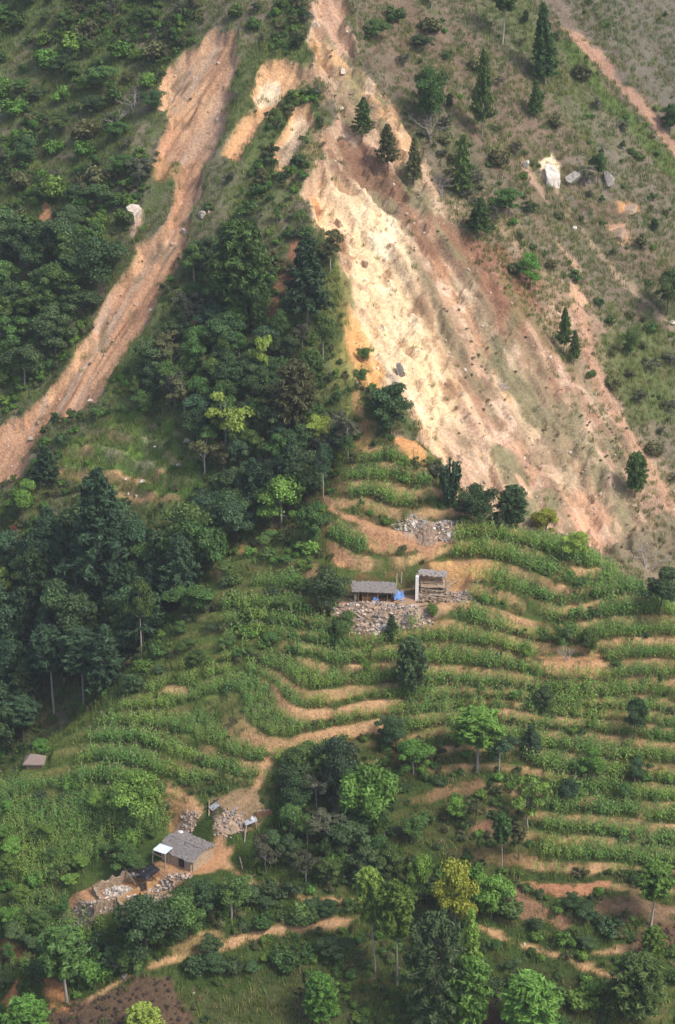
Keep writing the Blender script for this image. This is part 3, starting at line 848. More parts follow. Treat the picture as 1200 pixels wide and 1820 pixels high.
def wobble(a, b, n, amt, r_):
    a = np.asarray(a, float); b = np.asarray(b, float)
    t = np.linspace(0, 1, n)[:, None]
    p = a + (b - a) * t
    p[1:-1] += r_.normal(size=(n - 2, 3)) * amt
    return p


def broad_tree(seed, base=0.22, nclump=26, per=120, leaf=0.055, dome=0.5, droop=0.0, forks=6, open_=0.0, ellip=1.0):
    """Broadleaf: clumps of leaves spread over a lumpy dome, forked trunk."""
    r_ = np.random.default_rng(seed)
    hc = (1 - base) * 0.5; zc = base + hc
    cl = []
    while len(cl) < nclump:
        p = r_.normal(size=3); p /= np.linalg.norm(p)
        rad = r_.uniform(0.45, 0.92) if r_.random() > 0.2 else r_.uniform(0.0, 0.5)
        q = np.array([p[0] * 0.5 * rad, p[1] * 0.5 * rad, p[2] * hc * rad])
        zrel = q[2] / hc
        squeeze = 1.0 - 0.35 * max(0, zrel) ** 2 - 0.25 * max(0, -zrel) ** 1.5
        q[:2] *= squeeze * (0.8 + 0.4 * r_.random())
        cl.append(q + [0, 0, zc])
    cl = np.array(cl)
    Cs, Bs, Sh = [], [], []
    for c in cl:
        cr = r_.uniform(0.07, 0.20) * (1 - 0.35 * open_)
        k = int(per * r_.uniform(0.6, 1.3) * (1 - 0.3 * open_))
        d = r_.normal(size=(k, 3)); d /= np.linalg.norm(d, axis=1, keepdims=True)
        d[:, 2] = np.where(d[:, 2] < -0.35, -d[:, 2] * 0.6, d[:, 2])
        rr = cr * r_.uniform(0.55, 1.08, (k, 1))
        P = c + d * rr * np.array([1.15, 1.15, 0.72 / max(ellip, 0.5)])
        if droop:
            P[:, 2] -= droop * np.abs(r_.normal(size=k)) * 0.12
        Cs.append(P); Bs.append(d * 0.9 + [0, 0, 0.45])
        Sh.append(np.clip(0.5 + 0.16 * r_.normal() + 0.18 * r_.normal(size=k), 0, 1))
    C = np.concatenate(Cs)
    V = leaves_at(C, np.full(len(C), leaf), r_, np.concatenate(Bs), 1.5 + droop)
    crown = quads_mesh('crown', V, len(C), LEAF['mid'], np.concatenate(Sh))
    tubes = []
    fork = np.array([r_.normal() * 0.015, r_.normal() * 0.015, base + 0.08])
    tubes.append(tube(wobble((0, 0, -0.04), fork, 5, 0.008, r_), [0.030, 0.026, 0.022, 0.020, 0.018], 7))
    tubes.append(tube(wobble(fork, (r_.normal() * 0.05, r_.normal() * 0.05, 0.86), 5, 0.02, r_), [0.018, 0.014, 0.011, 0.007, 0.003], 5))
    for c in cl[r_.permutation(len(cl))[:forks]]:
        s = fork + np.array([0, 0, r_.uniform(-0.05, 0.16)])
        tubes.append(tube(wobble(s, c, 4, 0.02, r_), [0.012, 0.009, 0.006, 0.003], 5))
    trunk = mesh_from('trunk', *join_tubes(tubes), BARK['brown'], True)
    return crown, trunk


def pine_tree(seed, base=0.5, whorls=12, arms=6, shape='oval', tuft=8, leaf=0.04, up=0.35, spread=0.5, ntuft=7, asp=0.5, rad=0.02):
    """Conifer: bare pole, whorls of arms, needle tufts along each arm."""
    r_ = np.random.default_rng(seed)
    Cs, Bs, Sh, tubes = [], [], [], []
    top = 0.985
    bend = r_.normal(size=2) * 0.015
    zz = np.linspace(-0.04, top, 8)
    path = np.stack([bend[0] * np.sin(zz * 3), bend[1] * np.sin(zz * 2.5), zz], 1)
    tubes.append(tube(path, np.linspace(rad, 0.003, 8), 7))
    for i in range(whorls):
        f = (i + 0.3 * r_.random()) / (whorls - 1)
        f = min(f, 1.0)
        z = base + (top - base) * f
        if shape == 'oval':
            w = 0.5 * math.sqrt(max(0.03, 1 - (2 * (f - 0.42) / 1.22) ** 2))
        elif shape == 'cone':
            w = 0.5 * (1 - f) ** 0.8 + 0.04
        else:                                       # layered plates
            w = (0.5 * (1 - f) ** 0.75 + 0.05) * (0.72 + 0.5 * r_.random())
        w *= spread / 0.5
        for k in range(arms):
            an = 2 * math.pi * (k + r_.random() * 0.8) / arms + i * 0.9
            L_ = w * r_.uniform(0.65, 1.12)
            root = np.array([np.interp(z, zz, path[:, 0]), np.interp(z, zz, path[:, 1]), z])
            tip = root + np.array([math.cos(an) * L_, math.sin(an) * L_, L_ * up * r_.uniform(0.3, 1.1) * 0.5])
            if r_.random() < 0.7:
                tubes.append(tube([root, 0.5 * (root + tip), tip], [0.005, 0.0035, 0.0015], 4))
            sh_arm = 0.5 + 0.15 * r_.normal()
            for t in np.linspace(0.35, 1.0, ntuft):
                if L_ < 0.12 and t < 0.6: continue
                c = root + (tip - root) * t + r_.normal(size=3) * 0.018 * np.array([1, 1, asp])
                k2 = tuft
                d = r_.normal(size=(k2, 3)); d /= np.linalg.norm(d, axis=1, keepdims=True)
                Cs.append(c + d * leaf * 0.55 * np.array([1.1, 1.1, 0.9 * asp])); Bs.append(d * 0.5 + [0, 0, 0.7])
                Sh.append(np.clip(sh_arm + 0.2 * r_.normal(size=k2), 0, 1))
    C = np.concatenate(Cs)
    V = leaves_at(C, np.full(len(C), leaf), r_, np.concatenate(Bs), 2.2)
    # narrow the leaves into needle sprays
    Q = V.reshape(-1, 4, 3); ctr = 0.5 * (Q[:, 1] + Q[:, 3]); Q[:, 1] = ctr + (Q[:, 1] - ctr) * 0.62; Q[:, 3] = ctr + (Q[:, 3] - ctr) * 0.62
    Q = C[:, None] + (Q - C[:, None]) * np.array([1, 1, asp])
    crown = quads_mesh('crown', Q.reshape(-1, 3), len(C), LEAF['mid'], np.concatenate(Sh))
    trunk = mesh_from('trunk', *join_tubes(tubes), BARK['pale'], True)
    return crown, trunk


def spiky_tree(seed):
    """Many upright feathery shoots from one foot."""
    r_ = np.random.default_rng(seed)
    Cs, Bs, tubes = [], [], []
    for i in range(26):
        an = r_.uniform(0, 2 * math.pi); sp = r_.uniform(0.05, 0.42); h = r_.uniform(0.55, 1.0) * (1.05 - 0.7 * sp)
        tip = np.array([math.cos(an) * sp, math.sin(an) * sp, h]); root = np.array([math.cos(an) * 0.04, math.sin(an) * 0.04, 0])
        p = np.array([root, root * 0.4 + tip * 0.45 + [0, 0, 0.08], tip])
        tubes.append(tube(p, [0.008, 0.005, 0.002], 4))
        for t in np.linspace(0.18, 1.0, 26):
            c = (1 - t) ** 2 * p[0] + 2 * t * (1 - t) * p[1] + t * t * p[2]
            Cs.append(c + r_.normal(size=(4, 3)) * 0.028 * (1.2 - 0.7 * t)); Bs.append(np.tile([0, 0, 0.3], (4, 1)))
    C = np.concatenate(Cs)
    V = leaves_at(C, np.full(len(C), 0.045), r_, np.concatenate(Bs), 2.0)
    return quads_mesh('crown', V, len(C), LEAF['blue'], np.clip(0.5 + 0.22 * r_.normal(size=len(C)), 0, 1)), mesh_from('trunk', *join_tubes(tubes), BARK['brown'], True)


def shrub(seed, nclump=10, per=70, leaf=0.075, flat=0.75):
    r_ = np.random.default_rng(seed)
    Cs, Bs, Sh, tubes = [], [], [], []
    for i in range(nclump):
        an = r_.uniform(0, 2 * math.pi); rd = 0.34 * math.sqrt(r_.random())
        h = r_.uniform(0.25, 0.78) * (1 - 0.8 * rd)
        c = np.array([math.cos(an) * rd, math.sin(an) * rd, h])
        cr = r_.uniform(0.14, 0.26)
        k = int(per * r_.uniform(0.6, 1.3))
        d = r_.normal(size=(k, 3)); d /= np.linalg.norm(d, axis=1, keepdims=True)
        P = c + d * cr * r_.uniform(0.5, 1.1, (k, 1)) * [1, 1, flat]
        P[:, 2] = np.abs(P[:, 2])
        Cs.append(P); Bs.append(d * 0.8 + [0, 0, 0.5])
        Sh.append(np.clip(0.5 + 0.15 * r_.normal() + 0.18 * r_.normal(size=k), 0, 1))
        tubes.append(tube([(0, 0, -0.05), c * [0.6, 0.6, 0.5], c], [0.018, 0.012, 0.004], 4))
    C = np.concatenate(Cs)
    V = leaves_at(C, np.full(len(C), leaf), r_, np.concatenate(Bs), 1.5)
    return quads_mesh('foliage', V, len(C), LEAF['mid'], np.concatenate(Sh)), mesh_from('stem', *join_tubes(tubes), BARK['brown'], True)


def bare_shrub(seed):
    r_ = np.random.default_rng(seed)
    tubes = []
    def grow(p, d, L_, rad, lv):
        e = p + d * L_
        tubes.append(tube([p, 0.5 * (p + e) + r_.normal(size=3) * 0.02, e], [rad, rad * 0.8, rad * 0.55], 4))
        if lv == 0: return
        for _ in range(3):
            nd = d + r_.normal(size=3) * 0.55; nd[2] = abs(nd[2]) * 0.8 + 0.1; nd /= np.linalg.norm(nd)
            grow(e, nd, L_ * r_.uniform(0.55, 0.85), rad * 0.55, lv - 1)
    for k in range(3):
        d = np.array([r_.normal() * 0.4, r_.normal() * 0.4, 1.0]); d /= np.linalg.norm(d)
        grow(np.array([0, 0, -0.05]), d, 0.32, 0.022, 3)
    return mesh_from('branches', *join_tubes(tubes), BARK['grey'], True)


LIB = dict(
    broad=[broad_tree(100 + i, base=0.16 + 0.05 * (i % 3), nclump=24 + 3 * i, per=380, leaf=0.031) for i in range(5)],
    open=[broad_tree(140 + i, base=0.3, nclump=18, per=300, leaf=0.033, open_=0.8, forks=10) for i in range(3)],
    stem=[broad_tree(160 + i, base=0.48, nclump=18, per=300, leaf=0.029, forks=6) for i in range(2)],
    droop=[broad_tree(180 + i, base=0.15, nclump=34, per=330, leaf=0.033, droop=0.9) for i in range(2)],
    pine=[pine_tree(200 + i, base=0.52, whorls=12, arms=7, shape='oval', leaf=0.075, up=0.25, ntuft=7, asp=0.36, rad=0.042, tuft=10) for i in range(3)],
    low_pine=[pine_tree(220 + i, base=0.22, whorls=16, arms=8, shape='oval', leaf=0.060, up=0.3, asp=0.6, rad=0.03) for i in range(3)],
    cone=[pine_tree(240 + i, base=0.12, whorls=18, arms=7, shape='cone', leaf=0.066, up=0.15, asp=0.42, rad=0.035) for i in range(3)],
    plate=[pine_tree(260 + i, base=0.24, whorls=15, arms=6, shape='plate', leaf=0.06, up=0.2, ntuft=7, tuft=10, asp=0.55, rad=0.03) for i in range(3)],
    sparse=[pine_tree(280, base=0.16, whorls=15, arms=6, shape='oval', leaf=0.05, up=0.08, ntuft=8, tuft=7, asp=0.6, rad=0.02)],
    spiky=[spiky_tree(300)],
    shrub=[shrub(320 + i, 8 + 2 * i, 120) for i in range(5)],
)
BARE = [bare_shrub(350 + i) for i in range(3)]

# ------------------------------------------------------------------ placing
rp = np.random.default_rng(77)
LAND = []
TAKEN = []                              # (x, y, radius) of what stands already


def plant(pos, h, w, kind, leaf, label, group=None, bark=None, name=None, cat=None, variant=None, lean=None):
    lib = LIB[kind]
    crown, trunk = lib[int(rp.integers(len(lib))) if variant is None else variant % len(lib)]
    is_shrub = kind == 'shrub'
    name = name or {'shrub': 'shrub', 'pine': 'pine_tree', 'low_pine': 'pine_tree', 'cone': 'conifer_tree', 'plate': 'conifer_tree', 'sparse': 'conifer_tree'}.get(kind, 'broadleaf_tree')
    tilt = (float(rp.normal()) * 0.035, float(rp.normal()) * 0.035, float(rp.uniform(0, 6.28)))
    if lean: tilt = lean
    e = empty(name, (float(pos[0]), float(pos[1]), float(pos[2]) - 0.05), scale=(w, w, h), rot=tilt)
    tag(e, label, cat or ('shrub' if is_shrub else 'tree'), group)
    for me, nm, mat in ((trunk, 'stem' if is_shrub else 'trunk', BARK[bark] if bark else None), (crown, 'foliage' if is_shrub else 'crown', LEAF[leaf])):
        o = meshobj(nm, me, e)
        if mat is not None:
            o.material_slots[0].link = 'OBJECT'; o.material_slots[0].material = mat
    TAKEN.append((pos[0], pos[1], 0.42 * w))
    return e


def px_size(pos, wpx, hpx):
    d = np.asarray(pos) - CAM
    depth = d[1] * CP - d[2] * SP
    return wpx * depth / FPX, hpx * depth / FPX / math.cos(PITCH + 0.0)


def plant_px(u, vb, vt, wpx, kind, leaf, label, group=None, bark=None, **k):
    """Stand a plant on the ground seen at (u, vb), sized from its reach in the photograph."""
    pos = cast(Zt, [(u, vb)])[0]
    w, h = px_size(pos, wpx, vb - vt)
    return plant(pos, h, w, kind, leaf, label, group, bark, **k)


CLEAR = [np.array(q, float) for q in (
    [(130, 745), (320, 735), (345, 830), (320, 900), (215, 895), (120, 860)], [(395, 280), (450, 95), (540, 95), (565, 200), (500, 295)], [(270, 330), (290, 100), (430, 50), (410, 200), (330, 440), (200, 660), (80, 745), (0, 860), (0, 770), (150, 600), (290, 400)],
    [(110, 1600), (250, 1520), (290, 1470), (400, 1470), (430, 1540), (330, 1580), (200, 1640)], [(590, 1010), (830, 1000), (830, 1130), (590, 1130)], [(640, 1630), (735, 1630), (735, 1765), (640, 1765)],
    [(60, 1215), (175, 1200), (175, 1270), (60, 1290)], [(840, 1330), (860, 1330), (860, 1400), (840, 1400)], [(870, 1480), (945, 1480), (945, 1550), (870, 1550)], [(440, 590), (470, 560), (520, 430), (545, 430), (520, 520), (490, 570)],
    [(570, 480), (615, 470), (615, 610), (655, 700), (650, 790), (600, 720), (570, 620)], [(360, 1400), (480, 1340), (480, 1480), (380, 1480)], [(850, 1645), (1100, 1730), (1100, 1750), (850, 1665)], [(400, 1670), (660, 1610), (660, 1640), (400, 1690)])]


def blocks_view(p, h, w):
    d = np.asarray(p, float) + [0, 0, 0.55 * h] - CAM
    dep = d[1] * CP - d[2] * SP
    u = d[0] / dep * FPX + PW / 2; v = -(d[1] * SP + d[2] * CP) / dep * FPX + PH / 2
    uu = np.array([u]); rr = 0.25 * w * FPX / dep
    return any(seg_dist(uu, np.array([v]), q, True)[0] > -rr for q in CLEAR)


def scatter_px(poly, n, gap, seed, extra=None, tries=40):
    """Darts inside a photograph outline, dropped on the ground, kept apart by gap metres."""
    r_ = np.random.default_rng(seed)
    P = np.array(poly, float)
    cand = []
    lo, hi = P.min(0), P.max(0)
    q = r_.uniform(lo, hi, (n * tries, 2))
    ins = seg_dist(q[:, 0], q[:, 1], P, True) > 0
    q = q[ins][:n * 14]
    pts = cast(Zt, q)
    for p in pts:
        if len(cand) >= n: break
        wv = sample(WORN, p[0], p[1])
        if wv > 0.35: continue
        if in_slide(p[0], p[1]) > 0.3: continue
        if all((p[0] - c[0]) ** 2 + (p[1] - c[1]) ** 2 > gap * gap for c in cand) and all((p[0] - c[0]) ** 2 + (p[1] - c[1]) ** 2 > (0.6 * gap) ** 2 for c in TAKEN):
            cand.append(p)
    return cand


SLIDE_MASK = np.maximum(in_scar, in_left)


def in_slide(x, y):
    return sample(SLIDE_MASK, x, y)
def rock_mesh(seed, mat, sub=1):
    import bmesh
    bm = bmesh.new()
    bmesh.ops.create_icosphere(bm, subdivisions=sub, radius=0.5)
    r_ = np.random.default_rng(seed)
    for _ in range(4):
        n = Vector(r_.normal(size=3)).normalized(); d = r_.uniform(0.22, 0.42)
        for v in bm.verts:
            k = v.co.dot(n)
            if k > d: v.co -= n * (k - d)
    for v in bm.verts:
        v.co *= 1 + 0.08 * r_.normal(); v.co.z *= 0.75
    me = bpy.data.meshes.new('rock'); bm.to_mesh(me); bm.free(); me.materials.append(mat)
    return me


ROCKM = dict(
    pale=plain_material('rock_pale', (0.54, 0.45, 0.36), 0.9, 0.35, 7, 0.8),
    tan=plain_material('rock_tan', (0.42, 0.30, 0.21), 0.9, 0.25, 3, 0.5),
    grey=plain_material('rock_grey', (0.28, 0.25, 0.22), 0.9, 0.4, 7, 0.9),
    white=plain_material('rock_white', (0.66, 0.59, 0.50), 0.9, 0.35, 7, 0.9),
)
ROCKS = {k: [rock_mesh(800 + i, m) for i in range(3)] for k, m in ROCKM.items()}


# ------------------------------------------------------------------ building materials
def stone_wall_material(name, c1, c2, scale=3.2):
    m = bpy.data.materials.new(name)
    nt, N, L = nodes_of(m); b = N['Principled BSDF']; b.inputs['Roughness'].default_value = 0.95; b.inputs['Specular IOR Level'].default_value = 0.1
    tc = N.new('ShaderNodeTexCoord'); mp = N.new('ShaderNodeMapping'); mp.inputs['Scale'].default_value = (1, 1, 2.2)
    vo = N.new('ShaderNodeTexVoronoi'); vo.inputs['Scale'].default_value = scale
    ve = N.new('ShaderNodeTexVoronoi'); ve.feature = 'DISTANCE_TO_EDGE'; ve.inputs['Scale'].default_value = scale
    L.new(tc.outputs['Object'], mp.inputs[0]); L.new(mp.outputs[0], vo.inputs['Vector']); L.new(mp.outputs[0], ve.inputs['Vector'])
    mx = N.new('ShaderNodeMix'); mx.data_type = 'RGBA'; mx.inputs['A'].default_value = (*c1, 1); mx.inputs['B'].default_value = (*c2, 1)
    sp = N.new('ShaderNodeSeparateColor'); L.new(vo.outputs['Color'], sp.inputs[0]); L.new(sp.outputs[0], mx.inputs['Factor'])
    L.new(mx.outputs['Result'], b.inputs['Base Color'])
    r = N.new('ShaderNodeMapRange'); r.inputs['From Max'].default_value = 0.12; L.new(ve.outputs[0], r.inputs['Value'])
    bp = N.new('ShaderNodeBump'); bp.inputs['Strength'].default_value = 0.8; bp.inputs['Distance'].default_value = 0.06
    L.new(r.outputs[0], bp.inputs['Height']); L.new(bp.outputs[0], b.inputs['Normal'])
    return m


BM = dict(
    stone=stone_wall_material('mud_mortared_stone', (0.42, 0.31, 0.20), (0.60, 0.47, 0.33)),
    ruin=stone_wall_material('broken_stone_wall', (0.30, 0.21, 0.14), (0.50, 0.38, 0.26), 4.0),
    mud=plain_material('orange_mud_plaster', (0.52, 0.30, 0.14), 0.95, 0.2, 3, 0.3),
    plaster=plain_material('white_plaster', (0.78, 0.75, 0.70), 0.9, 0.12, 3, 0.15),
    slate=plain_material('grey_slate', (0.20, 0.18, 0.165), 0.75, 0.3, 5, 0.2),
    slate2=plain_material('light_slate', (0.25, 0.225, 0.205), 0.75, 0.3, 5, 0.2),
    wood=plain_material('weathered_wood', (0.24, 0.17, 0.11), 0.9, 0.35, 7, 0.3, stretch=(1, 1, 1)),
    char=plain_material('dark_wood', (0.07, 0.055, 0.045), 0.9, 0.35, 7, 0.3),
    pole=plain_material('pale_pole', (0.45, 0.38, 0.29), 0.9, 0.3, 7, 0.2),
    tin=plain_material('tin_sheet', (0.62, 0.68, 0.74), 0.45, 0.15, 2, 0.0, 0.25),
    tin_old=plain_material('old_tin_sheet', (0.50, 0.50, 0.52), 0.55, 0.25, 2, 0.0, 0.2),
    blue=plain_material('blue_tarpaulin', (0.13, 0.25, 0.50), 0.6, 0.25, 3),
    black=plain_material('black_sheet', (0.02, 0.021, 0.025), 0.5, 0.2, 3),
    white=plain_material('white_plastic', (0.85, 0.85, 0.84), 0.4, 0.05, 3),
    thatch=plain_material('brown_thatch', (0.26, 0.20, 0.17), 0.95, 0.35, 12, 0.5),
    brick=plain_material('red_brown_brick', (0.34, 0.17, 0.10), 0.9, 0.3, 8, 0.4),
    rubble=plain_material('rubble_earth', (0.36, 0.26, 0.18), 0.95, 0.35, 3, 0.6),
    dark=plain_material('painted_opening_shade', (0.05, 0.04, 0.035), 0.95, 0.3, 4),  # near-black colour standing in for the shade inside door openings
)
rh = np.random.default_rng(55)


def box_vf(sx, sy, sz, c=(0, 0, 0), R=None):
    V = np.array([[x, y, z] for z in (-.5, .5) for y in (-.5, .5) for x in (-.5, .5)]) * [sx, sy, sz]
    if R is not None: V = V @ np.array(R).T
    V = V + np.asarray(c, float)
    return V, [(0, 2, 3, 1), (4, 5, 7, 6), (0, 1, 5, 4), (2, 6, 7, 3), (0, 4, 6, 2), (1, 3, 7, 5)]


def rotm(rx=0, ry=0, rz=0):
    return Euler((rx, ry, rz)).to_matrix()


def part(name, pieces, mat, parent, kind=None):
    o = meshobj(name, mesh_from(name, *join_tubes(pieces), mat), parent)
    if kind: o['kind'] = kind
    return o


def bar(a, b, r, sides=5):
    return tube([a, b], [r, r * 0.85], sides)


def ragged_wall(p0, p1, thick, h0, h1, jag, seed, n=10):
    """A wall between two plan points, with an uneven top and a slightly wavy face."""
    r_ = np.random.default_rng(seed)
    p0 = np.array(p0, float); p1 = np.array(p1, float)
    d = (p1 - p0) / np.linalg.norm(p1 - p0); nrm = np.array([-d[1], d[0]])
    V, F = [], []
    for i in range(n + 1):
        t = i / n; p = p0 + (p1 - p0) * t
        h = h0 + (h1 - h0) * t + r_.uniform(-1, 0.3) * jag
        for s in (-1, 1):
            q = p + nrm * s * thick * 0.5 + nrm * r_.normal() * 0.02
            V.append([q[0], q[1], -0.3]); V.append([q[0], q[1], max(0.15, h + r_.normal() * jag * 0.12)])
    for i in range(n):
        a = i * 4; b = a + 4
        F += [(a, b, b + 1, a + 1), (b + 2, a + 2, a + 3, b + 3), (a + 1, b + 1, b + 3, a + 3)]
    F += [(0, 1, 3, 2), (n * 4, n * 4 + 2, n * 4 + 3, n * 4 + 1)]
    return V, F


def slate_rows(w, d, rows, cols, seed, miss=0.0):
    """Overlapping slates over a w x d slope in its own plane (x along the eave, y up the slope)."""
    r_ = np.random.default_rng(seed); out = []
    for j in range(rows):
        for i in range(cols + 1):
            if r_.random() < miss: continue
            x = -w / 2 + (i + (0.5 if j % 2 else 0)) * w / cols
            y = -d / 2 + (j + 0.5) * d / rows
            if abs(x) > w / 2 + 0.05: continue
            out.append(box_vf(w / cols * r_.uniform(0.85, 1.05), d / rows * 1.45, 0.035, (x + r_.normal() * 0.04, y + r_.normal() * 0.05, 0.05 + r_.uniform(0, 0.04)), rotm(0.09 + r_.normal() * 0.05, r_.normal() * 0.05, r_.normal() * 0.14)))
    return out


def place_pieces(pieces, R, c):
    R = np.array(R); c = np.asarray(c, float)
    return [(np.asarray(v) @ R.T + c, f) for v, f in pieces]


def corrugated(w, d, waves, amp_=0.03):
    n = waves * 4; V, F = [], []
    for i in range(n + 1):
        x = -w / 2 + w * i / n; z = amp_ * math.sin(2 * math.pi * waves * i / n)
        for s in (0, 0.012):
            V += [[x, -d / 2, z + s], [x, d / 2, z + s]]
    for i in range(n):
        a = i * 4; b = a + 4
        F += [(a, a + 1, b + 1, b), (a + 2, b + 2, b + 3, a + 3), (a, b, b + 2, a + 2), (a + 1, a + 3, b + 3, b + 1)]
    return V, F


def cloth(w, d, n, seed, sag=0.12):
    r_ = np.random.default_rng(seed); V, F = [], []
    hz = r_.normal(size=(n + 1, n + 1)) * sag
    for s in (0.0, 0.015):
        for j in range(n + 1):
            for i in range(n + 1):
                V.append([-w / 2 + w * i / n + r_.normal() * 0.03, -d / 2 + d * j / n + r_.normal() * 0.03, hz[j, i] + s + 0.35 * math.sin(3.0 * i / n) * sag])
    m = (n + 1) * (n + 1)
    for j in range(n):
        for i in range(n):
            a = j * (n + 1) + i
            F.append((a, a + n + 1, a + n + 2, a + 1)); F.append((m + a, m + a + 1, m + a + n + 2, m + a + n + 1))
    return V, F


def ground_at(x, y):
    return float(sample(Zt, np.array([x]), np.array([y]))[0])


# ------------------------------------------------------------------ upper shed: slate roof on posts, open front
e = tag(empty('shed', PAD_SHED, 0.06, (0.88, 0.95, 0.82)), 'low open-fronted shed with grey slate roof above the upper rubble', 'shed')
part('back_wall', [ragged_wall((-2.7, 1.3), (2.6, 1.3), 0.35, 2.0, 1.7, 0.1, 1)], BM['ruin'], e)
part('side_wall', [ragged_wall((-2.6, 1.1), (-2.6, -0.9), 0.3, 1.9, 1.5, 0.15, 2)], BM['ruin'], e)
part('side_wall', [ragged_wall((2.5, 1.1), (2.5, 0.1), 0.3, 1.6, 1.0, 0.3, 3)], BM['ruin'], e)
for x_ in (-2.3, -1.0, 0.4, 1.7):
    part('post', [bar((x_, -1.0, -0.2), (x_ + 0.05, -1.0, 1.95 - 0.09 * (x_ + 2.3)), 0.08)], BM['wood'], e)
part('mud_heap', [ragged_wall((-1.7, 0.1), (0.6, 0.2), 1.1, 0.9, 0.5, 0.2, 5)], BM['mud'], e)
rf = part('roof', place_pieces([box_vf(5.7, 2.5, 0.08)], rotm(0.07, 0.075, 0.0), (0.0, 0.05, 1.98)), BM['wood'], e)
part('slates', place_pieces(slate_rows(6.0, 2.6, 8, 19, 7, 0.06), rotm(0.07, 0.075, 0.0), (0.0, 0.05, 2.02)), BM['slate'], rf, 'stuff')

# ruined two-storey stone house with a white end wall
e = tag(empty('ruined_house', PAD_STONE, -0.05, (0.88, 0.95, 0.74)), 'collapsed two-storey stone house with white plastered corner beside the shed', 'house')
part('back_wall', [ragged_wall((-2.0, 1.5), (2.1, 1.5), 0.45, 3.5, 2.6, 0.7, 11, 14)], BM['ruin'], e)
part('side_wall', [ragged_wall((2.1, 1.3), (2.2, -0.9), 0.45, 2.6, 0.9, 0.4, 12)], BM['ruin'], e)
part('side_wall', [ragged_wall((-2.05, 1.2), (-2.05, -0.7), 0.35, 3.3, 2.9, 0.25, 13)], BM['ruin'], e)
part('white_corner', [ragged_wall((-2.28, -0.95), (-1.86, -0.95), 0.4, 4.3, 4.2, 0.06, 14, 3)], BM['plaster'], e)['label'] = 'white plastered corner'
part('front_wall', [ragged_wall((-1.8, -0.9), (1.9, -1.0), 0.4, 1.0, 0.6, 0.35, 15)], BM['ruin'], e)
part('floor', place_pieces([box_vf(3.4, 1.7, 0.12)], rotm(-0.30, 0.05, 0), (0.1, 0.35, 1.75)), BM['rubble'], e)
for i, (a, b) in enumerate([((-1.6, -0.9, 1.9), (1.5, -0.8, 1.5)), ((-1.2, -1.2, 2.3), (1.9, -0.2, 1.9)), ((-0.4, -1.1, 1.1), (2.2, -1.2, 0.9)), ((-1.7, -0.3, 2.7), (1.2, 0.0, 2.4)), ((0.3, -1.4, 0.2), (0.9, 0.4, 2.3))]):
    part('beam', [bar(a, b, 0.075)], BM['wood'] if i % 2 else BM['pole'], e)
pcs_ = []
for _ in range(170):
    x_, y_ = rh.uniform(-1.8, 2.2), rh.uniform(-1.7, 1.3); s_ = rh.uniform(.14, .4)
    v_, f_ = box_vf(s_ * 1.4, s_, s_ * .5); v_ = v_ * (1 + .15 * rh.normal(size=(8, 1)))
    pcs_.append((v_ @ np.array(rotm(rh.normal() * .4, rh.normal() * .3, rh.uniform(0, 3))).T + [x_, y_, 0.25 + 0.62 * (y_ + 1.7)], f_))
part('fallen_stones', pcs_, BM['ruin'], e, 'stuff')
part('collapse_slope', [([(-1.85, -1.7, -.1), (2.3, -1.7, -.1), (2.1, 1.35, 2.1), (-1.85, 1.35, 1.9), (-1.85, 1.35, -.2), (2.1, 1.35, -.2)], [(0, 1, 2, 3), (1, 5, 2), (0, 3, 4)])], BM['rubble'], e)
for i in range(9):
    a_ = rh.uniform(-1.6, 0.2); y_ = rh.uniform(-1.5, 1.0); z_ = 0.55 + 0.62 * (y_ + 1.7)
    part('plank', place_pieces([box_vf(rh.uniform(1.2, 2.4), 0.16, 0.05)], rotm(rh.normal() * .2, rh.normal() * .12, rh.normal() * .35), (a_ + 0.7, y_, z_)), BM['pole'] if i % 3 == 0 else BM['wood'], e)
rf = part('roof', place_pieces([box_vf(3.6, 1.1, 0.12)], rotm(0.28, 0.05, 0), (0.0, 1.25, 3.35)), BM['wood'], e)
part('slates', place_pieces(slate_rows(3.7, 1.2, 4, 12, 17, 0.15), rotm(0.28, 0.05, 0), (0.0, 1.25, 3.42)), BM['slate2'], rf, 'stuff')

# ------------------------------------------------------------------ lower house
LOW_ROT = -0.62
e = tag(empty('stone_house', PAD_LOW, LOW_ROT), 'lower stone house with grey slate gable roof beside the orange yard', 'house')
hl, hb, hw = 2.1, 1.75, 1.4
part('wall', [ragged_wall((-hl, hb), (hl, hb), 0.4, hw, hw, 0.02, 21)], BM['stone'], e)
part('wall', [ragged_wall((-hl, -hb), (0.3, -hb), 0.4, hw, hw, 0.02, 22), ragged_wall((1.2, -hb), (hl, -hb), 0.4, hw, hw, 0.02, 24)], BM['stone'], e)
part('door', [box_vf(0.9, 0.08, 1.3, (0.75, -hb + 0.05, 0.62))], BM['char'], e)
for sx in (-1, 1):
    gv = [(sx * hl - .2, -hb, -.3), (sx * hl - .2, hb, -.3), (sx * hl - .2, hb, hw), (sx * hl - .2, 0, hw + .5), (sx * hl - .2, -hb, hw),
          (sx * hl + .2, -hb, -.3), (sx * hl + .2, hb, -.3), (sx * hl + .2, hb, hw), (sx * hl + .2, 0, hw + .5), (sx * hl + .2, -hb, hw)]
    gf = [(0, 1, 2, 3, 4), (9, 8, 7, 6, 5)] + [(i, i + 5, (i + 1) % 5 + 5, (i + 1) % 5) for i in range(5)]
    part('gable_wall', [(gv, gf)], BM['stone'], e)
sl = math.atan2(0.5, hb)
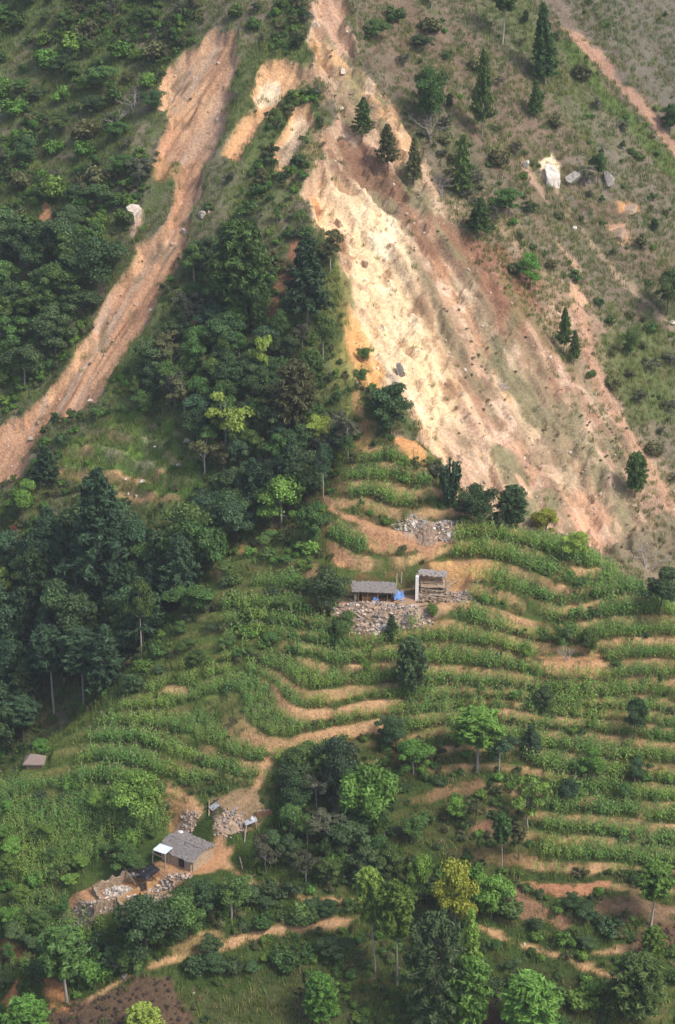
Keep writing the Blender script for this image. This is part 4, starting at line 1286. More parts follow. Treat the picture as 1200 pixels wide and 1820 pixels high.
for s, tone in ((-1, 'slate'), (1, 'slate2')):
    Rm = rotm(sl * -s, 0, 0)
    c = (0, s * (hb + 0.28) * 0.5, hw + 0.24)
    rf = part('roof_slope', place_pieces([box_vf(4.8, 2.2, 0.09)], Rm, c), BM['wood'], e)
    pcs = slate_rows(4.9, 2.25, 9, 17, 27 + s, 0.03)
    if s > 0: pcs = [(np.asarray(v) * [-1, -1, 1], f) for v, f in pcs]
    part('slates', place_pieces(pcs, Rm, np.array(c) + [0, 0, 0.05]), BM[tone], rf, 'stuff')
part('ridge', [bar((-2.35, 0, hw + .64), (2.35, 0, hw + .64), 0.10, 6)], BM['slate'], e)

lc = PAD_LOW + np.array([-2.6, -0.9, 0.0])
e = tag(empty('lean_to', lc, LOW_ROT), 'dark lean-to with pale blue corrugated sheet roof left of the stone house', 'lean-to')
sh_ = part('roof_sheet', place_pieces([corrugated(1.9, 1.3, 11)], rotm(0.10, -0.10, 0.0), (0, 0, 1.75)), BM['tin'], e)
for (a, b) in ((-0.95, -0.75), (0.95, -0.75), (-0.95, 0.7), (0.95, 0.7)):
    part('post', [bar((a, b, -0.2), (a * 0.9, b * 0.8, 1.72), 0.07)], BM['pole'], e)
part('back_wall', [ragged_wall((-0.95, 0.55), (0.95, 0.55), 0.2, 1.5, 1.4, 0.2, 31)], BM['brick'], e)
part('rail', [bar((-1.0, -0.75, 1.3), (1.0, -0.75, 1.25), 0.05)], BM['wood'], e)

dr_ = PAD_LOW + np.array([-0.9, 2.6, 0.0]); dr_[2] = ground_at(dr_[0], dr_[1])
e = tag(empty('water_drum', dr_), 'white plastic water drum standing behind the stone house roof', 'water tank')
pr = [(0.40, 0), (0.44, 0.05), (0.44, 0.5), (0.46, 0.55), (0.44, 0.6), (0.44, 1.1), (0.46, 1.15), (0.44, 1.2), (0.44, 1.6), (0.40, 1.72), (0.2, 1.82)]
part('stand', [box_vf(0.8, 0.8, 0.9, (0, 0, 0.35))], BM['stone'], e)
part('drum', [(lambda v, f: (np.asarray(v) * [0.75, 0.75, 0.5] + [0, 0, 0.8], f))(*tube([(0, 0, z_) for r_, z_ in pr], [r_ for r_, z_ in pr], 16))], BM['white'], e)
part('lid', [tube([(0, 0, 1.69), (0, 0, 1.76)], [0.16, 0.15], 12)], BM['white'], e)

# ruined wing
W0 = PAD_LOW2
e = tag(empty('ruined_wing', W0, 0.55), 'roofless ruined wing with orange mud walls and dark fallen rafters', 'house ruin')
part('back_wall', [ragged_wall((-3.6, 1.4), (3.9, 1.4), 0.4, 0.9, 1.7, 0.5, 41, 18)], BM['ruin'], e)
part('front_wall', [ragged_wall((1.6, -1.2), (3.8, -1.2), 0.4, 0.9, 1.2, 0.25, 42)], BM['mud'], e)
part('front_wall', [ragged_wall((-3.6, -1.3), (0.8, -1.2), 0.4, 0.5, 0.9, 0.4, 43)], BM['mud'], e)
part('end_wall', [ragged_wall((3.8, 1.2), (3.8, -1.0), 0.4, 1.6, 1.2, 0.3, 44)], BM['ruin'], e)
part('end_wall', [ragged_wall((-3.5, 1.2), (-3.5, -1.1), 0.4, 0.9, 0.6, 0.4, 45)], BM['ruin'], e)
part('doorway', [box_vf(0.7, 0.1, 1.1, (1.2, -1.15, 0.5))], BM['dark'], e)  # dark slab filling the gap, shade of the opening put into colour
for i in range(11):
    x0 = 0.6 + 0.30 * i
    part('rafter', [bar((x0 + rh.normal() * .25, -1.5 + rh.random() * .5, 0.9 + rh.random() * .3), (x0 + rh.normal() * .4, 1.7, 1.6 + rh.normal() * .1), 0.055)], BM['char'] if i % 3 else BM['wood'], e)
part('fallen_slates', [box_vf(0.34, 0.26, 0.03, (rh.uniform(0.4, 3.7), rh.uniform(-0.3, 1.6), rh.uniform(1.25, 1.65)), rotm(rh.normal() * .3, rh.normal() * .3, rh.uniform(0, 3))) for _ in range(60)], BM['slate'], e, 'stuff')

bs = W0 + np.array([2.2, 0.9, 1.72])
o = tag(meshobj('tarpaulin_sheet', mesh_from('black_sheet', *cloth(2.2, 1.4, 7, 3, 0.12), BM['black'], True), None, bs), 'black sheet sagging over the rafters of the ruined wing', 'sheet')
o.rotation_euler = (0.1, -0.15, 0.8)

e = tag(empty('ruined_hut', cast(Zt, [(195, 1622)])[0], 0.5), 'broken stone corner with a dark doorway at the low end of the ruins', 'hut ruin')
part('wall', [ragged_wall((-1.6, 0.6), (1.2, 0.6), 0.4, 1.4, 1.2, 0.5, 51)], BM['ruin'], e)
part('wall', [ragged_wall((1.2, 0.5), (1.2, -0.9), 0.4, 1.5, 1.0, 0.3, 52)], BM['ruin'], e)
part('doorway', [box_vf(0.12, 0.6, 1.1, (1.42, -0.1, 0.5))], BM['dark'], e)  # dark slab on the wall face, painted as a shaded opening
for i in range(5):
    part('rafter', [bar((-1.5 + .5 * i, -0.8, 0.5), (-1.4 + .6 * i, 0.7, 1.4), 0.05)], BM['wood'], e)

# small hut in the field, far left
e = tag(empty('hut', PAD_HUT), 'tiny hut with brown thatched roof at the left edge of the fields', 'hut')
part('wall', [ragged_wall((-0.9, -0.6), (0.9, -0.6), 0.12, 0.9, 0.9, 0.03, 61), ragged_wall((-0.9, 0.6), (0.9, 0.6), 0.12, 0.9, 0.9, 0.03, 62), ragged_wall((-0.9, -0.5), (-0.9, 0.5), 0.12, 0.9, 0.9, 0.03, 63), ragged_wall((0.9, -0.5), (0.9, 0.5), 0.12, 0.9, 0.9, 0.03, 64)], BM['wood'], e)
part('roof', [([(-1.25, -0.95, .85), (1.25, -0.95, .80), (1.3, 0.95, .85), (-1.2, 0.95, .9), (-0.35, 0, 1.75), (0.3, 0, 1.68), (-1.25, -0.95, .72), (1.25, -0.95, .68), (1.3, 0.95, .72), (-1.2, 0.95, .78)],
               [(0, 1, 5, 4), (1, 2, 5), (2, 3, 4, 5), (3, 0, 4), (9, 8, 7, 6), (0, 6, 7, 1), (1, 7, 8, 2), (2, 8, 9, 3), (3, 9, 6, 0)])], BM['thatch'], e)

# debris of sheds beside the path
e = tag(empty('collapsed_shed', cast(Zt, [(381, 1440)])[0], 0.3), 'collapsed shed, grey tin sheet lying on dark boards above the yard', 'shed ruin')
part('roof_sheet', place_pieces([corrugated(1.1, 0.7, 7)], rotm(0.3, -0.25, 0.4), (0, 0, 0.5)), BM['tin_old'], e)
for i in range(9):
    part('board', place_pieces([box_vf(1.5 + rh.random(), 0.16, 0.05)], rotm(rh.normal() * .15, rh.normal() * .25, rh.uniform(0, 3)), (rh.normal() * .8, rh.normal() * .6, 0.25 + 0.2 * rh.random())), BM['char'] if i % 2 else BM['wood'], e)
e = tag(empty('tin_shelter', cast(Zt, [(446, 1472)])[0], 0.25), 'small shelter with tilted pale tin sheet on thin posts beside the path', 'shelter')
part('roof_sheet', place_pieces([corrugated(1.4, 0.8, 8)], rotm(0.15, -0.28, 0), (0, 0, 0.95)), BM['tin_old'], e)
for (a, b) in ((-0.58, -0.32), (0.58, -0.32), (-0.58, 0.32), (0.58, 0.32)):
    part('post', [bar((a, b, -0.2), (a, b, 0.95 + 0.28 * a), 0.05)], BM['pole'], e)
sp = cast(Zt, [(448, 1472)])[0] + np.array([0, 0.1, 0.98])
e = tag(empty('sack', sp), 'white sack standing on the tilted tin sheet by the path', 'sack')
part('bag', [tube([(0, 0, 0), (0.02, 0, .15), (0, .02, .32), (0, 0, .45), (0.03, 0, .52)], [.16, .2, .18, .1, .06], 9)], BM['white'], e)
part('tie', [tube([(0.02, 0, .43), (0.02, 0, .47)], [.11, .11], 8)], BM['pole'], e)
e = tag(empty('brick_wall', cast(Zt, [(470, 1449)])[0], 0.1), 'short red-brown wall remnant right of the tin shelter', 'wall')
part('wall_body', [ragged_wall((-0.9, 0), (0.9, 0.1), 0.3, 0.7, 0.6, 0.2, 66)], BM['brick'], e)
part('coping_stones', [box_vf(.3, .34, .1, (-0.75 + .3 * i, 0.05, .6 + rh.normal() * .04)) for i in range(5)], BM['ruin'], e, 'stuff')

for (u, v, w_, d_, rz, lb) in [(709, 1066, 1.6, 1.5, 0.2, 'bright blue tarpaulin draped on the rubble right of the shed'), (668, 1072, 0.8, 0.8, 0.9, 'small blue cloth hanging in front of the open shed')]:
    p = cast(Zt, [(u, v)])[0] + np.array([0, 0, 0.55])
    o = tag(meshobj('tarpaulin', mesh_from('blue_tarpaulin', *cloth(w_ * 0.8, d_ * 0.8, 9, int(u), 0.12), BM['blue'], True), None, p), lb, 'tarpaulin')
    o.rotation_euler = (0.55, 0.1, rz)

# ------------------------------------------------------------------ rubble heaps
def heap(u, v, rx, ry, h, n, kinds, label, seed, size=(0.12, 0.45)):
    r_ = np.random.default_rng(seed)
    c = cast(Zt, [(u, v)])[0]
    e = tag(empty('rubble_heap', c), label, 'rubble')
    N_ = 15; V, F = [], []
    for j in range(N_):
        for i in range(N_):
            a, b = 2 * i / (N_ - 1) - 1, 2 * j / (N_ - 1) - 1
            q = max(0, 1 - (a * a + b * b))
            x_, y_ = a * rx, b * ry
            V.append((x_, y_, ground_at(c[0] + x_, c[1] + y_) - c[2] - 0.12 + h * q * (0.7 + 0.5 * r_.random())))
    for j in range(N_ - 1):
        for i in range(N_ - 1):
            k0 = j * N_ + i; F.append((k0, k0 + 1, k0 + N_ + 1, k0 + N_))
    part('mound', [(V, F)], BM['rubble'], e)
    for kd in kinds:
        pcs = []
        for _ in range(n // len(kinds)):
            an = r_.uniform(0, 6.283); rd = math.sqrt(r_.random()) * 1.02
            x_, y_ = math.cos(an) * rd * rx, math.sin(an) * rd * ry
            z_ = ground_at(c[0] + x_, c[1] + y_) - c[2] + h * max(0, 1 - rd * rd) * 0.85 + 0.03
            s_ = r_.uniform(*size) * (0.5 + r_.random())
            v_, f_ = box_vf(s_ * r_.uniform(.8, 1.6), s_ * r_.uniform(.7, 1.2), s_ * r_.uniform(.35, .7))
            v_ = v_ * (1 + 0.18 * r_.normal(size=(8, 1)))
            pcs.append((v_ @ np.array(rotm(r_.normal() * .5, r_.normal() * .5, r_.uniform(0, 3))).T + [x_, y_, z_], f_))
        part('loose_stones', pcs, ROCKM[kd], e, 'stuff')
    return e


heap(655, 1092, 4.2, 1.6, 0.8, 520, ['tan', 'grey', 'tan', 'pale'], 'wide heap of tan and grey rubble below the slate-roofed shed', 71, (0.12, 0.34))
heap(675, 1118, 2.0, 1.0, 0.55, 130, ['white', 'grey', 'pale'], 'lower tongue of whitish stones under the shed rubble', 72, (0.12, 0.32))
heap(735, 1098, 2.6, 1.0, 0.4, 130, ['tan', 'pale', 'grey'], 'brown rubble spread below the collapsed two-storey house', 73, (0.1, 0.32))
heap(815, 1062, 1.8, 1.4, 0.5, 90, ['tan', 'grey'], 'greyish rubble right of the collapsed two-storey house', 74, (0.1, 0.3))
heap(735, 935, 2.6, 1.3, 0.35, 130, ['pale', 'white', 'grey'], 'scattered whitish stone heap left on the upper bare yard', 75, (0.1, 0.3))
heap(792, 942, 1.6, 1.5, 0.6, 110, ['white', 'pale', 'grey'], 'whitish stone heap on the right of the upper bare yard', 76, (0.1, 0.34))
heap(760, 955, 1.5, 1.2, 0.8, 40, ['tan'], 'mound of orange earth on the upper bare yard', 77, (0.08, 0.2))
heap(212, 1588, 1.7, 1.1, 0.7, 170, ['grey', 'pale', 'white'], 'grey rubble heap of broken slate at the ruined wing', 78, (0.12, 0.32))
heap(160, 1622, 2.4, 1.2, 0.6, 140, ['tan', 'grey', 'pale'], 'brown rubble and timber at the lowest end of the ruins', 79, (0.1, 0.34))
heap(300, 1572, 2.6, 0.7, 0.25, 130, ['tan', 'grey', 'pale'], 'line of rubble along the front of the orange yard', 80, (0.1, 0.28))
heap(330, 1470, 1.6, 0.9, 0.4, 60, ['tan', 'grey'], 'small rubble heap behind the stone house roof', 81, (0.1, 0.28))
heap(408, 1462, 2.0, 1.6, 0.4, 90, ['grey', 'tan'], 'debris heap on the slope above the yard path', 82, (0.1, 0.3))
heap(430, 1580, 1.8, 0.9, 0.3, 50, ['tan', 'pale'], 'stones and dry brush at the low corner of the yard', 83, (0.1, 0.26))

heap(262, 1600, 2.6, 0.9, 0.3, 110, ['tan', 'grey', 'tan'], 'brown debris below the front of the ruined wing', 84, (0.08, 0.24))
heap(185, 1608, 1.6, 1.0, 0.5, 110, ['grey', 'tan', 'pale'], 'grey-brown debris between ruined wing and broken corner', 85, (0.08, 0.26))
heap(130, 1628, 1.4, 0.8, 0.3, 60, ['tan', 'grey'], 'last scatter of debris at the left end of the ruins', 86, (0.08, 0.24))
# fallen poles and planks
for i, (u, v, L_, rz, tl, mt, lb) in enumerate([
        (170, 1612, 1.9, 0.9, 0.1, 'plaster', 'whitish plank leaning on the lowest rubble'), (262, 1572, 2.2, 0.3, 0.3, 'wood', 'brown beam propped on the ruined wing'),
        (705, 1040, 1.4, 1.5, 1.4, 'pole', 'upright stake left of the white plastered corner'), (713, 1036, 1.3, 1.2, 1.45, 'pole', 'second stake beside the white plastered corner'),
        (700, 1072, 1.5, 0.3, 0.25, 'mud', 'orange board leaning beside the blue tarpaulin'), (600, 1095, 2.4, 0.7, 0.15, 'pole', 'pale pole lying left of the shed rubble'),
        (640, 1078, 1.6, 2.6, 0.3, 'wood', 'brown plank sticking out of the shed rubble'), (435, 1495, 2.0, 1.4, 0.9, 'pole', 'leaning pole beside the tin shelter'),
        (432, 1548, 1.6, 1.9, 0.6, 'pole', 'bundle pole leaning in dry brush by the yard'), (445, 1560, 2.4, 0.5, 0.1, 'wood', 'long brown pole lying below the yard'),
        (750, 1078, 2.2, 0.15, 0.1, 'wood', 'brown beam lying in front of the collapsed house'), (790, 1048, 1.8, 0.5, 0.4, 'pole', 'pale beam slanting down from the collapsed house')]):
    p = cast(Zt, [(u, v)])[0]
    d_ = np.array([math.cos(rz) * math.cos(tl), math.sin(rz) * math.cos(tl), math.sin(tl)])
    V, F = tube([np.array([0, 0, 0.1]) - d_ * 0.1 * L_, np.array([0, 0, 0.14]) + d_ * L_ * .5, np.array([0.03, 0, 0.1]) + d_ * L_], [.08, .075, .06], 6)
    tag(meshobj('timber', mesh_from('timber', V, F, BM[mt]), None, p), lb, 'timber')

# ------------------------------------------------------------------ boulders and rock faces
def crag(seed, mat, sub=3):
    import bmesh
    bm = bmesh.new(); bmesh.ops.create_icosphere(bm, subdivisions=sub, radius=0.5)
    r_ = np.random.default_rng(seed)
    for _ in range(16):
        n = Vector(r_.normal(size=3)).normalized(); d = r_.uniform(0.16, 0.40)
        for v in bm.verts:
            k = v.co.dot(n)
            if k > d: v.co -= n * (k - d)
    for v in bm.verts: v.co *= 1 + 0.03 * r_.normal()
    me = bpy.data.meshes.new('boulder'); bm.to_mesh(me); bm.free(); me.materials.append(mat)
    return me


CR = {k: [crag(860 + 7 * i + len(k), m) for i in range(3)] for k, m in ROCKM.items()}
for i, (u, v, wp, hp, kd, lb) in enumerate([
        (980, 318, 38, 56, 'white', 'large white rock face on the upper right slope'), (932, 296, 16, 30, 'white', 'narrow pale rock left of the white rock face'),
        (1016, 322, 30, 34, 'grey', 'grey crag directly right of the white rock face'), (1046, 322, 22, 40, 'grey', 'second grey crag right of the white rock face'), (1082, 328, 26, 40, 'grey', 'grey crag with ochre side, furthest right'),
        (1118, 375, 46, 20, 'tan', 'ochre rock ledge below the grey crags'), (1100, 425, 42, 34, 'tan', 'pinkish slab below the ochre ledge'),
        (241, 388, 32, 40, 'pale', 'pale pinkish boulder left of the orange slide'), (552, 30, 16, 18, 'grey', 'grey boulder at the very top of the scar'), (560, 45, 18, 20, 'white', 'whitish boulder at the top of the scar'),
        (330, 415, 16, 22, 'white', 'white slab at the right edge of the orange slide'), (358, 382, 22, 14, 'pale', 'pale boulder right of the orange slide neck'), (372, 378, 10, 10, 'tan', 'little orange boulder beside the pale one at the slide neck'),
        (255, 857, 16, 10, 'white', 'white stone on the grassy benches, largest'), (223, 853, 7, 7, 'white', 'small white stone left of the largest on the benches'),
        (228, 878, 8, 7, 'white', 'white stone on the brown bench line, left'), (243, 882, 8, 7, 'white', 'white stone on the brown bench line, right'), (320, 828, 14, 9, 'pale', 'pale stones at the right end of the benches'),
        (335, 785, 24, 14, 'pale', 'pale stone among trees above the benches'), (277, 795, 10, 7, 'white', 'whitish stone on the upper bench line'), (162, 713, 10, 8, 'white', 'white stone near the lower right edge of the slide'),
        (70, 752, 14, 10, 'tan', 'brown boulder in the foot of the orange slide'), (55, 782, 12, 10, 'pale', 'pale boulder in the foot of the orange slide'),
        (505, 5, 22, 16, 'tan', 'ochre rock at the top edge left of the scar'), (605, 195, 20, 14, 'pale', 'pale block on the upper scar'), (625, 165, 18, 12, 'tan', 'tan block on the upper scar'), (610, 130, 16, 14, 'pale', 'pale block high on the scar'),
        (830, 905, 14, 22, 'pale', 'pale boulder between the feathery tree and the dark trees'), (712, 668, 18, 40, 'grey', 'dark grey rock in the cream scar'),
        (1195, 575, 16, 10, 'white', 'pale rock at the right edge among rills'), (1022, 405, 10, 8, 'white', 'white rock on the pale rill'), (222, 1735, 20, 14, 'white', 'whitish boulder above the burnt ground'),
        (345, 1765, 8, 8, 'white', 'small white stone in the burnt ground'), (932, 1679, 5, 10, 'white', 'small pale stone standing on the thin path'), (760, 1575, 8, 10, 'pale', 'pale stone by the path left of the round tree'),
        (895, 690, 24, 18, 'pale', 'pale boulder in the middle of the scar'), (650, 470, 16, 16, 'tan', 'ochre block on the left rim of the scar'), (600, 400, 18, 26, 'tan', 'brown block on the cream scar')]):
    p = cast(Zt, [(u, v)])[0]; w, h = px_size(p, wp, hp)
    o = tag(meshobj('boulder', CR[kd][i % 3], None, p + np.array([0, 0, h * 0.05])), lb, 'rock')
    o.scale = (w * 1.25, w * 1.0, h * 1.15); o.rotation_euler = (0.25 * rh.normal(), 0.2 * rh.normal(), rh.uniform(0, 6))
# ------------------------------------------------------------------ trees and shrubs one can single out: (u, foot v, top v, width, kind, leaf, bark, label)
SINGLE = [
    # foreground pines and broadleaves
    (667, 1727, 1538, 52, 'pine', 'lime', 'pale', 'tall pine with lime green crown and bare pale trunk, left of the foreground pair'),
    (706, 1750, 1556, 66, 'pine', 'bright', 'pale', 'tall mid green pine with bare trunk, right of the foreground pair'),
    (805, 1665, 1513, 84, 'broad', 'yellow', 'grey', 'yellow-green pear-shaped tree above the big dark conifer'),
    (740, 1612, 1510, 58, 'broad', 'bright', 'brown', 'bright green tree just left of the yellow-green pear-shaped tree'),
    (872, 1632, 1548, 80, 'broad', 'bright', 'brown', 'round glossy green tree right of the yellow-green pear-shaped tree'),
    (778, 1835, 1612, 118, 'sparse', 'dark', 'pale', 'very large dark conifer at the bottom centre'),
    (838, 1768, 1606, 50, 'cone', 'lime', 'pale', 'narrow lime green pine rising behind the big dark conifer'),
    (830, 1838, 1690, 78, 'low_pine', 'bright', 'pale', 'mid green pine at the right foot of the big dark conifer'),
    (1157, 1645, 1530, 66, 'pine', 'bright', 'pale', 'oval green pine on a short pale trunk at the right edge'),
    (1157, 1715, 1642, 44, 'low_pine', 'bright', 'brown', 'small green pine below the oval pine at the right edge'),
    (1125, 1815, 1692, 104, 'low_pine', 'mid', 'brown', 'wide dark green pine in the bottom right corner'),
    (935, 1850, 1722, 108, 'low_pine', 'bright', 'brown', 'broad bright green pine at the bottom, right of the dark conifer'),
    (575, 1822, 1726, 64, 'low_pine', 'bright', 'brown', 'bright green pine alone on the grassy slope at the bottom'),
    (892, 1545, 1440, 34, 'pine', 'mid', 'pale', 'thin tree with a long pale stem and a small dark crown above the red bank'),
    (922, 1528, 1458, 30, 'pine', 'olive', 'brown', 'short thin tree with a small olive crown beside the long-stemmed one'),
    (937, 1475, 1372, 82, 'open', 'lime', 'pale', 'spreading lime green tree with pale trunk on the lower right terraces'),
    (848, 1372, 1258, 84, 'pine', 'bright', 'pale', 'light green pine with straight trunk above the reddish bare patch'),
    (886, 1378, 1294, 62, 'open', 'blue', 'grey', 'dark glossy tree with whitish stems right of the light green pine'),
    (945, 1342, 1282, 40, 'cone', 'blue', 'brown', 'dark bluish conical shrub-like tree right of the whitish-stemmed tree'),
    (1048, 1388, 1328, 54, 'broad', 'bright', 'brown', 'dense bright bush-shaped tree on the middle right terraces'),
    (1008, 1428, 1382, 42, 'broad', 'blue', 'brown', 'dark bluish round bush-shaped tree on the lower right terraces'),
    (1127, 1313, 1236, 44, 'broad', 'dark', 'brown', 'dark green upright tree standing out on the far right terraces'),
    (967, 1266, 1220, 38, 'broad', 'dark', 'brown', 'small dark round tree on the terrace edge, middle right'),
    (1005, 1166, 1098, 56, 'open', 'mid', 'pale', 'green tree with pale foot in the bare hollow of the terraces, larger of two'),
    (1046, 1162, 1116, 38, 'broad', 'mid', 'brown', 'smaller green tree of the two in the bare hollow of the terraces'),
    (934, 1180, 1140, 22, 'broad', 'bright', 'brown', 'tiny bright green tree on a terrace edge left of the bare hollow'),
    (1130, 1390, 1348, 34, 'broad', 'dark', 'brown', 'dark small tree at the right, below the dark upright one'),
    (1110, 1428, 1390, 30, 'stem', 'mid', 'pale', 'small green tree on a thin stem, lower right terraces'),
    (730, 1238, 1138, 60, 'low_pine', 'dark', 'brown', 'dark tapering tree amid the maize below the ruined houses'),
    (652, 1206, 1168, 22, 'broad', 'bright', 'brown', 'tiny bright tree on the terrace left of the dark tapering tree'),
    (695, 1334, 1274, 58, 'broad', 'dark', 'brown', 'dark round tree below the curved terrace path, middle'),
    (735, 1375, 1312, 66, 'broad', 'bright', 'grey', 'bright round tree right of the dark round tree, middle'),
    (600, 1425, 1312, 84, 'broad', 'blue', 'pale', 'tall dark blue-green tree left of the bright drooping tree'),
    (655, 1462, 1342, 112, 'droop', 'bright', 'grey', 'large bright green tree with drooping foliage in the centre bottom'),
    (530, 1408, 1345, 86, 'broad', 'dark', 'brown', 'dark wide tree at the fork of the terrace path'),
    (812, 1462, 1412, 40, 'broad', 'bright', 'brown', 'small green tree on the grassy bank right of the drooping tree'),
    (732, 1498, 1446, 48, 'broad', 'mid', 'pale', 'small glossy tree at the right foot of the drooping tree'),
    (845, 1465, 1418, 44, 'open', 'olive', 'brown', 'olive thin-leaved tree beside the small green tree on the grassy bank'),
    (560, 1492, 1434, 84, 'open', 'grey', 'grey', 'greyish half-bare tree in the scrub left of the drooping tree'),
    (655, 1560, 1496, 70, 'broad', 'dark', 'brown', 'dark tree above the left foreground pine'),
    (695, 1570, 1500, 60, 'broad', 'mid', 'brown', 'green tree directly above the foreground pine pair'),
    # right below the house
    (412, 1632, 1556, 84, 'stem', 'mid', 'pale', 'tree with several pale stems just below the lower house yard'),
    (262, 1705, 1590, 128, 'broad', 'dark', 'brown', 'largest dark tree below the rubble of the lower house'),
    (328, 1668, 1582, 92, 'broad', 'mid', 'brown', 'dark green tree right of the largest tree below the rubble'),
    (372, 1625, 1560, 66, 'broad', 'dark', 'brown', 'dark tree at the edge of the lower house yard'),
    (120, 1785, 1638, 84, 'pine', 'mid', 'pale', 'pine with thin trunk rising above the burnt ground, bottom left'),
    (48, 1850, 1770, 84, 'low_pine', 'bright', 'brown', 'bright pine in the bottom left corner'),
    (255, 1850, 1782, 66, 'low_pine', 'lime', 'brown', 'lime green pine top at the bottom edge, left'),
    (248, 1452, 1366, 96, 'broad', 'bright', 'grey', 'big bright green tree in the field above the lower house'),
    (220, 1555, 1500, 66, 'broad', 'mid', 'brown', 'green round tree left of the corrugated roof'),
    (75, 1345, 1308, 30, 'broad', 'bright', 'brown', 'bright round bush behind the small brown hut'),
    # round the upper houses
    (695, 1134, 1092, 28, 'cone', 'dark', 'brown', 'small dark cone-shaped tree in front of the upper rubble'),
    (585, 1085, 1008, 76, 'broad', 'dark', 'brown', 'dark round tree left of the slate-roofed shed'),
    (606, 1132, 1088, 56, 'broad', 'mid', 'brown', 'green bush-like tree below left of the upper rubble'),
    (768, 1098, 1072, 24, 'broad', 'bright', 'brown', 'bright little bush growing in the rubble right of the shed'),
    (800, 900, 800, 64, 'spiky', 'blue', 'brown', 'dark feathery tree with upright shoots at the foot of the scar'),
    (853, 935, 862, 66, 'broad', 'dark', 'brown', 'dark green tree on the brow right of the feathery tree'),
    (908, 940, 866, 56, 'low_pine', 'dark', 'brown', 'dark pointed tree at the top of the upper maize field'),
    (970, 955, 903, 52, 'broad', 'yellow', 'brown', 'yellow flowering bush above the upper maize field'),
    (1028, 996, 943, 48, 'broad', 'lime', 'brown', 'lime green bush on the brow right of the yellow bush'),
    (1172, 1095, 1008, 84, 'broad', 'dark', 'brown', 'dark tree mass at the right edge of the hill brow'),
    (1030, 1066, 1024, 32, 'open', 'mid', 'brown', 'ragged green plant in the gap between the upper fields'),
    (720, 850, 806, 34, 'open', 'bright', 'brown', 'thin bright tree on the top terrace of the knoll'),
    (695, 772, 684, 86, 'broad', 'dark', 'brown', 'dark rounded tree at the lower tip of the cream scar'),
    (645, 640, 618, 32, 'broad', 'mid', 'brown', 'small green bush clinging to the ochre part of the scar'),
    (640, 680, 655, 28, 'broad', 'mid', 'brown', 'small bush below the one on the ochre scar'),
    (500, 938, 842, 98, 'broad', 'bright', 'pale', 'large bright round tree at the edge of the dark forest'),
    (558, 970, 893, 56, 'broad', 'mid', 'brown', 'green round tree right of the large bright round tree'),
    (575, 885, 792, 36, 'stem', 'blue', 'pale', 'slender tree on a thin pale stem against the dark forest'),
    (400, 812, 698, 120, 'open', 'lime', 'grey', 'spreading light green tree, brightest in the forest'),
    (566, 792, 738, 48, 'broad', 'lime', 'brown', 'lime green round tree on the spur above the knoll'),
    (615, 800, 726, 62, 'open', 'grey', 'grey', 'grey-green tree with thin foliage next to the lime round tree'),
    (440, 575, 412, 100, 'low_pine', 'mid', 'pale', 'large dark pine with a pale trunk on the left of the spur'),
    (545, 590, 430, 84, 'plate', 'blue', 'brown', 'tall blue-green conifer close to the left edge of the scar'),
    (574, 655, 566, 52, 'stem', 'mid', 'pale', 'tree with two pale trunks on the grassy crest of the spur'),
    (462, 690, 588, 56, 'open', 'lime', 'brown', 'narrow ragged lime green tree in the middle of the spur wood'),
    (480, 640, 575, 66, 'broad', 'blue', 'brown', 'dark grey-green tree right of the ragged lime tree'),
    (525, 780, 650, 74, 'low_pine', 'olive', 'brown', 'olive green pine below the two-trunked tree'),
    # conifers on the upper right flank
    (643, 252, 180, 42, 'low_pine', 'mid', 'brown', 'small conifer standing alone on the head of the scar'),
    (690, 305, 228, 44, 'low_pine', 'olive', 'brown', 'ragged olive pine on the brown strip of the scar'),
    (735, 325, 250, 38, 'low_pine', 'olive', 'brown', 'thin olive pine right of the ragged one on the scar'),
    (857, 248, 105, 46, 'low_pine', 'dark', 'pale', 'tallest conifer on the upper right slope'),
    (970, 150, 20, 54, 'low_pine', 'dark', 'pale', 'conifer with pale trunk beside the top right track'),
    (950, 208, 148, 32, 'low_pine', 'dark', 'brown', 'small conifer below the one beside the track'),
    (893, 80, -30, 50, 'pine', 'dark', 'pale', 'conifer with long pale trunk at the top edge'),
    (768, 225, 128, 76, 'broad', 'mid', 'brown', 'green broad tree on the slope right of the scar head'),
    (670, 75, 36, 48, 'broad', 'dark', 'brown', 'round tree near the top of the scar'),
    (820, 348, 248, 46, 'low_pine', 'mid', 'brown', 'leaning green pine on the right rim of the scar'),
    (850, 425, 358, 52, 'low_pine', 'mid', 'brown', 'green pine lower on the right rim of the scar'),
    (905, 385, 335, 56, 'broad', 'mid', 'brown', 'low spreading green tree left of the white rock face'),
    (942, 515, 448, 46, 'broad', 'bright', 'brown', 'bright green tree on the reddish slope right of the scar'),
    (1002, 628, 550, 32, 'low_pine', 'dark', 'brown', 'narrow conifer on the pink gully side, left of two'),
    (1020, 650, 590, 26, 'low_pine', 'mid', 'brown', 'narrow conifer on the pink gully side, right of two'),
    (1128, 885, 806, 40, 'low_pine', 'mid', 'brown', 'green conifer low on the right slope'),
    (1062, 330, 268, 34, 'broad', 'dark', 'brown', 'dark ivy-like tree against the grey rock face'),
    (1185, 560, 480, 56, 'broad', 'dark', 'brown', 'dark tree at the right edge beside the pale rills'),
    (1190, 240, 190, 44, 'broad', 'dark', 'brown', 'dark bush below the top right track at the edge'),
    (1120, 640, 590, 32, 'broad', 'mid', 'brown', 'small green tree in the grassy patch at the far right'),
    # the dark wood on the left: the ones with visible outline
    (182, 1075, 842, 128, 'plate', 'blue', 'pale', 'tall blue-green conifer with layered branches, highest in the left wood'),
    (97, 1040, 918, 96, 'broad', 'blue', 'brown', 'broad blue-green tree with yellowish top in the left wood'),
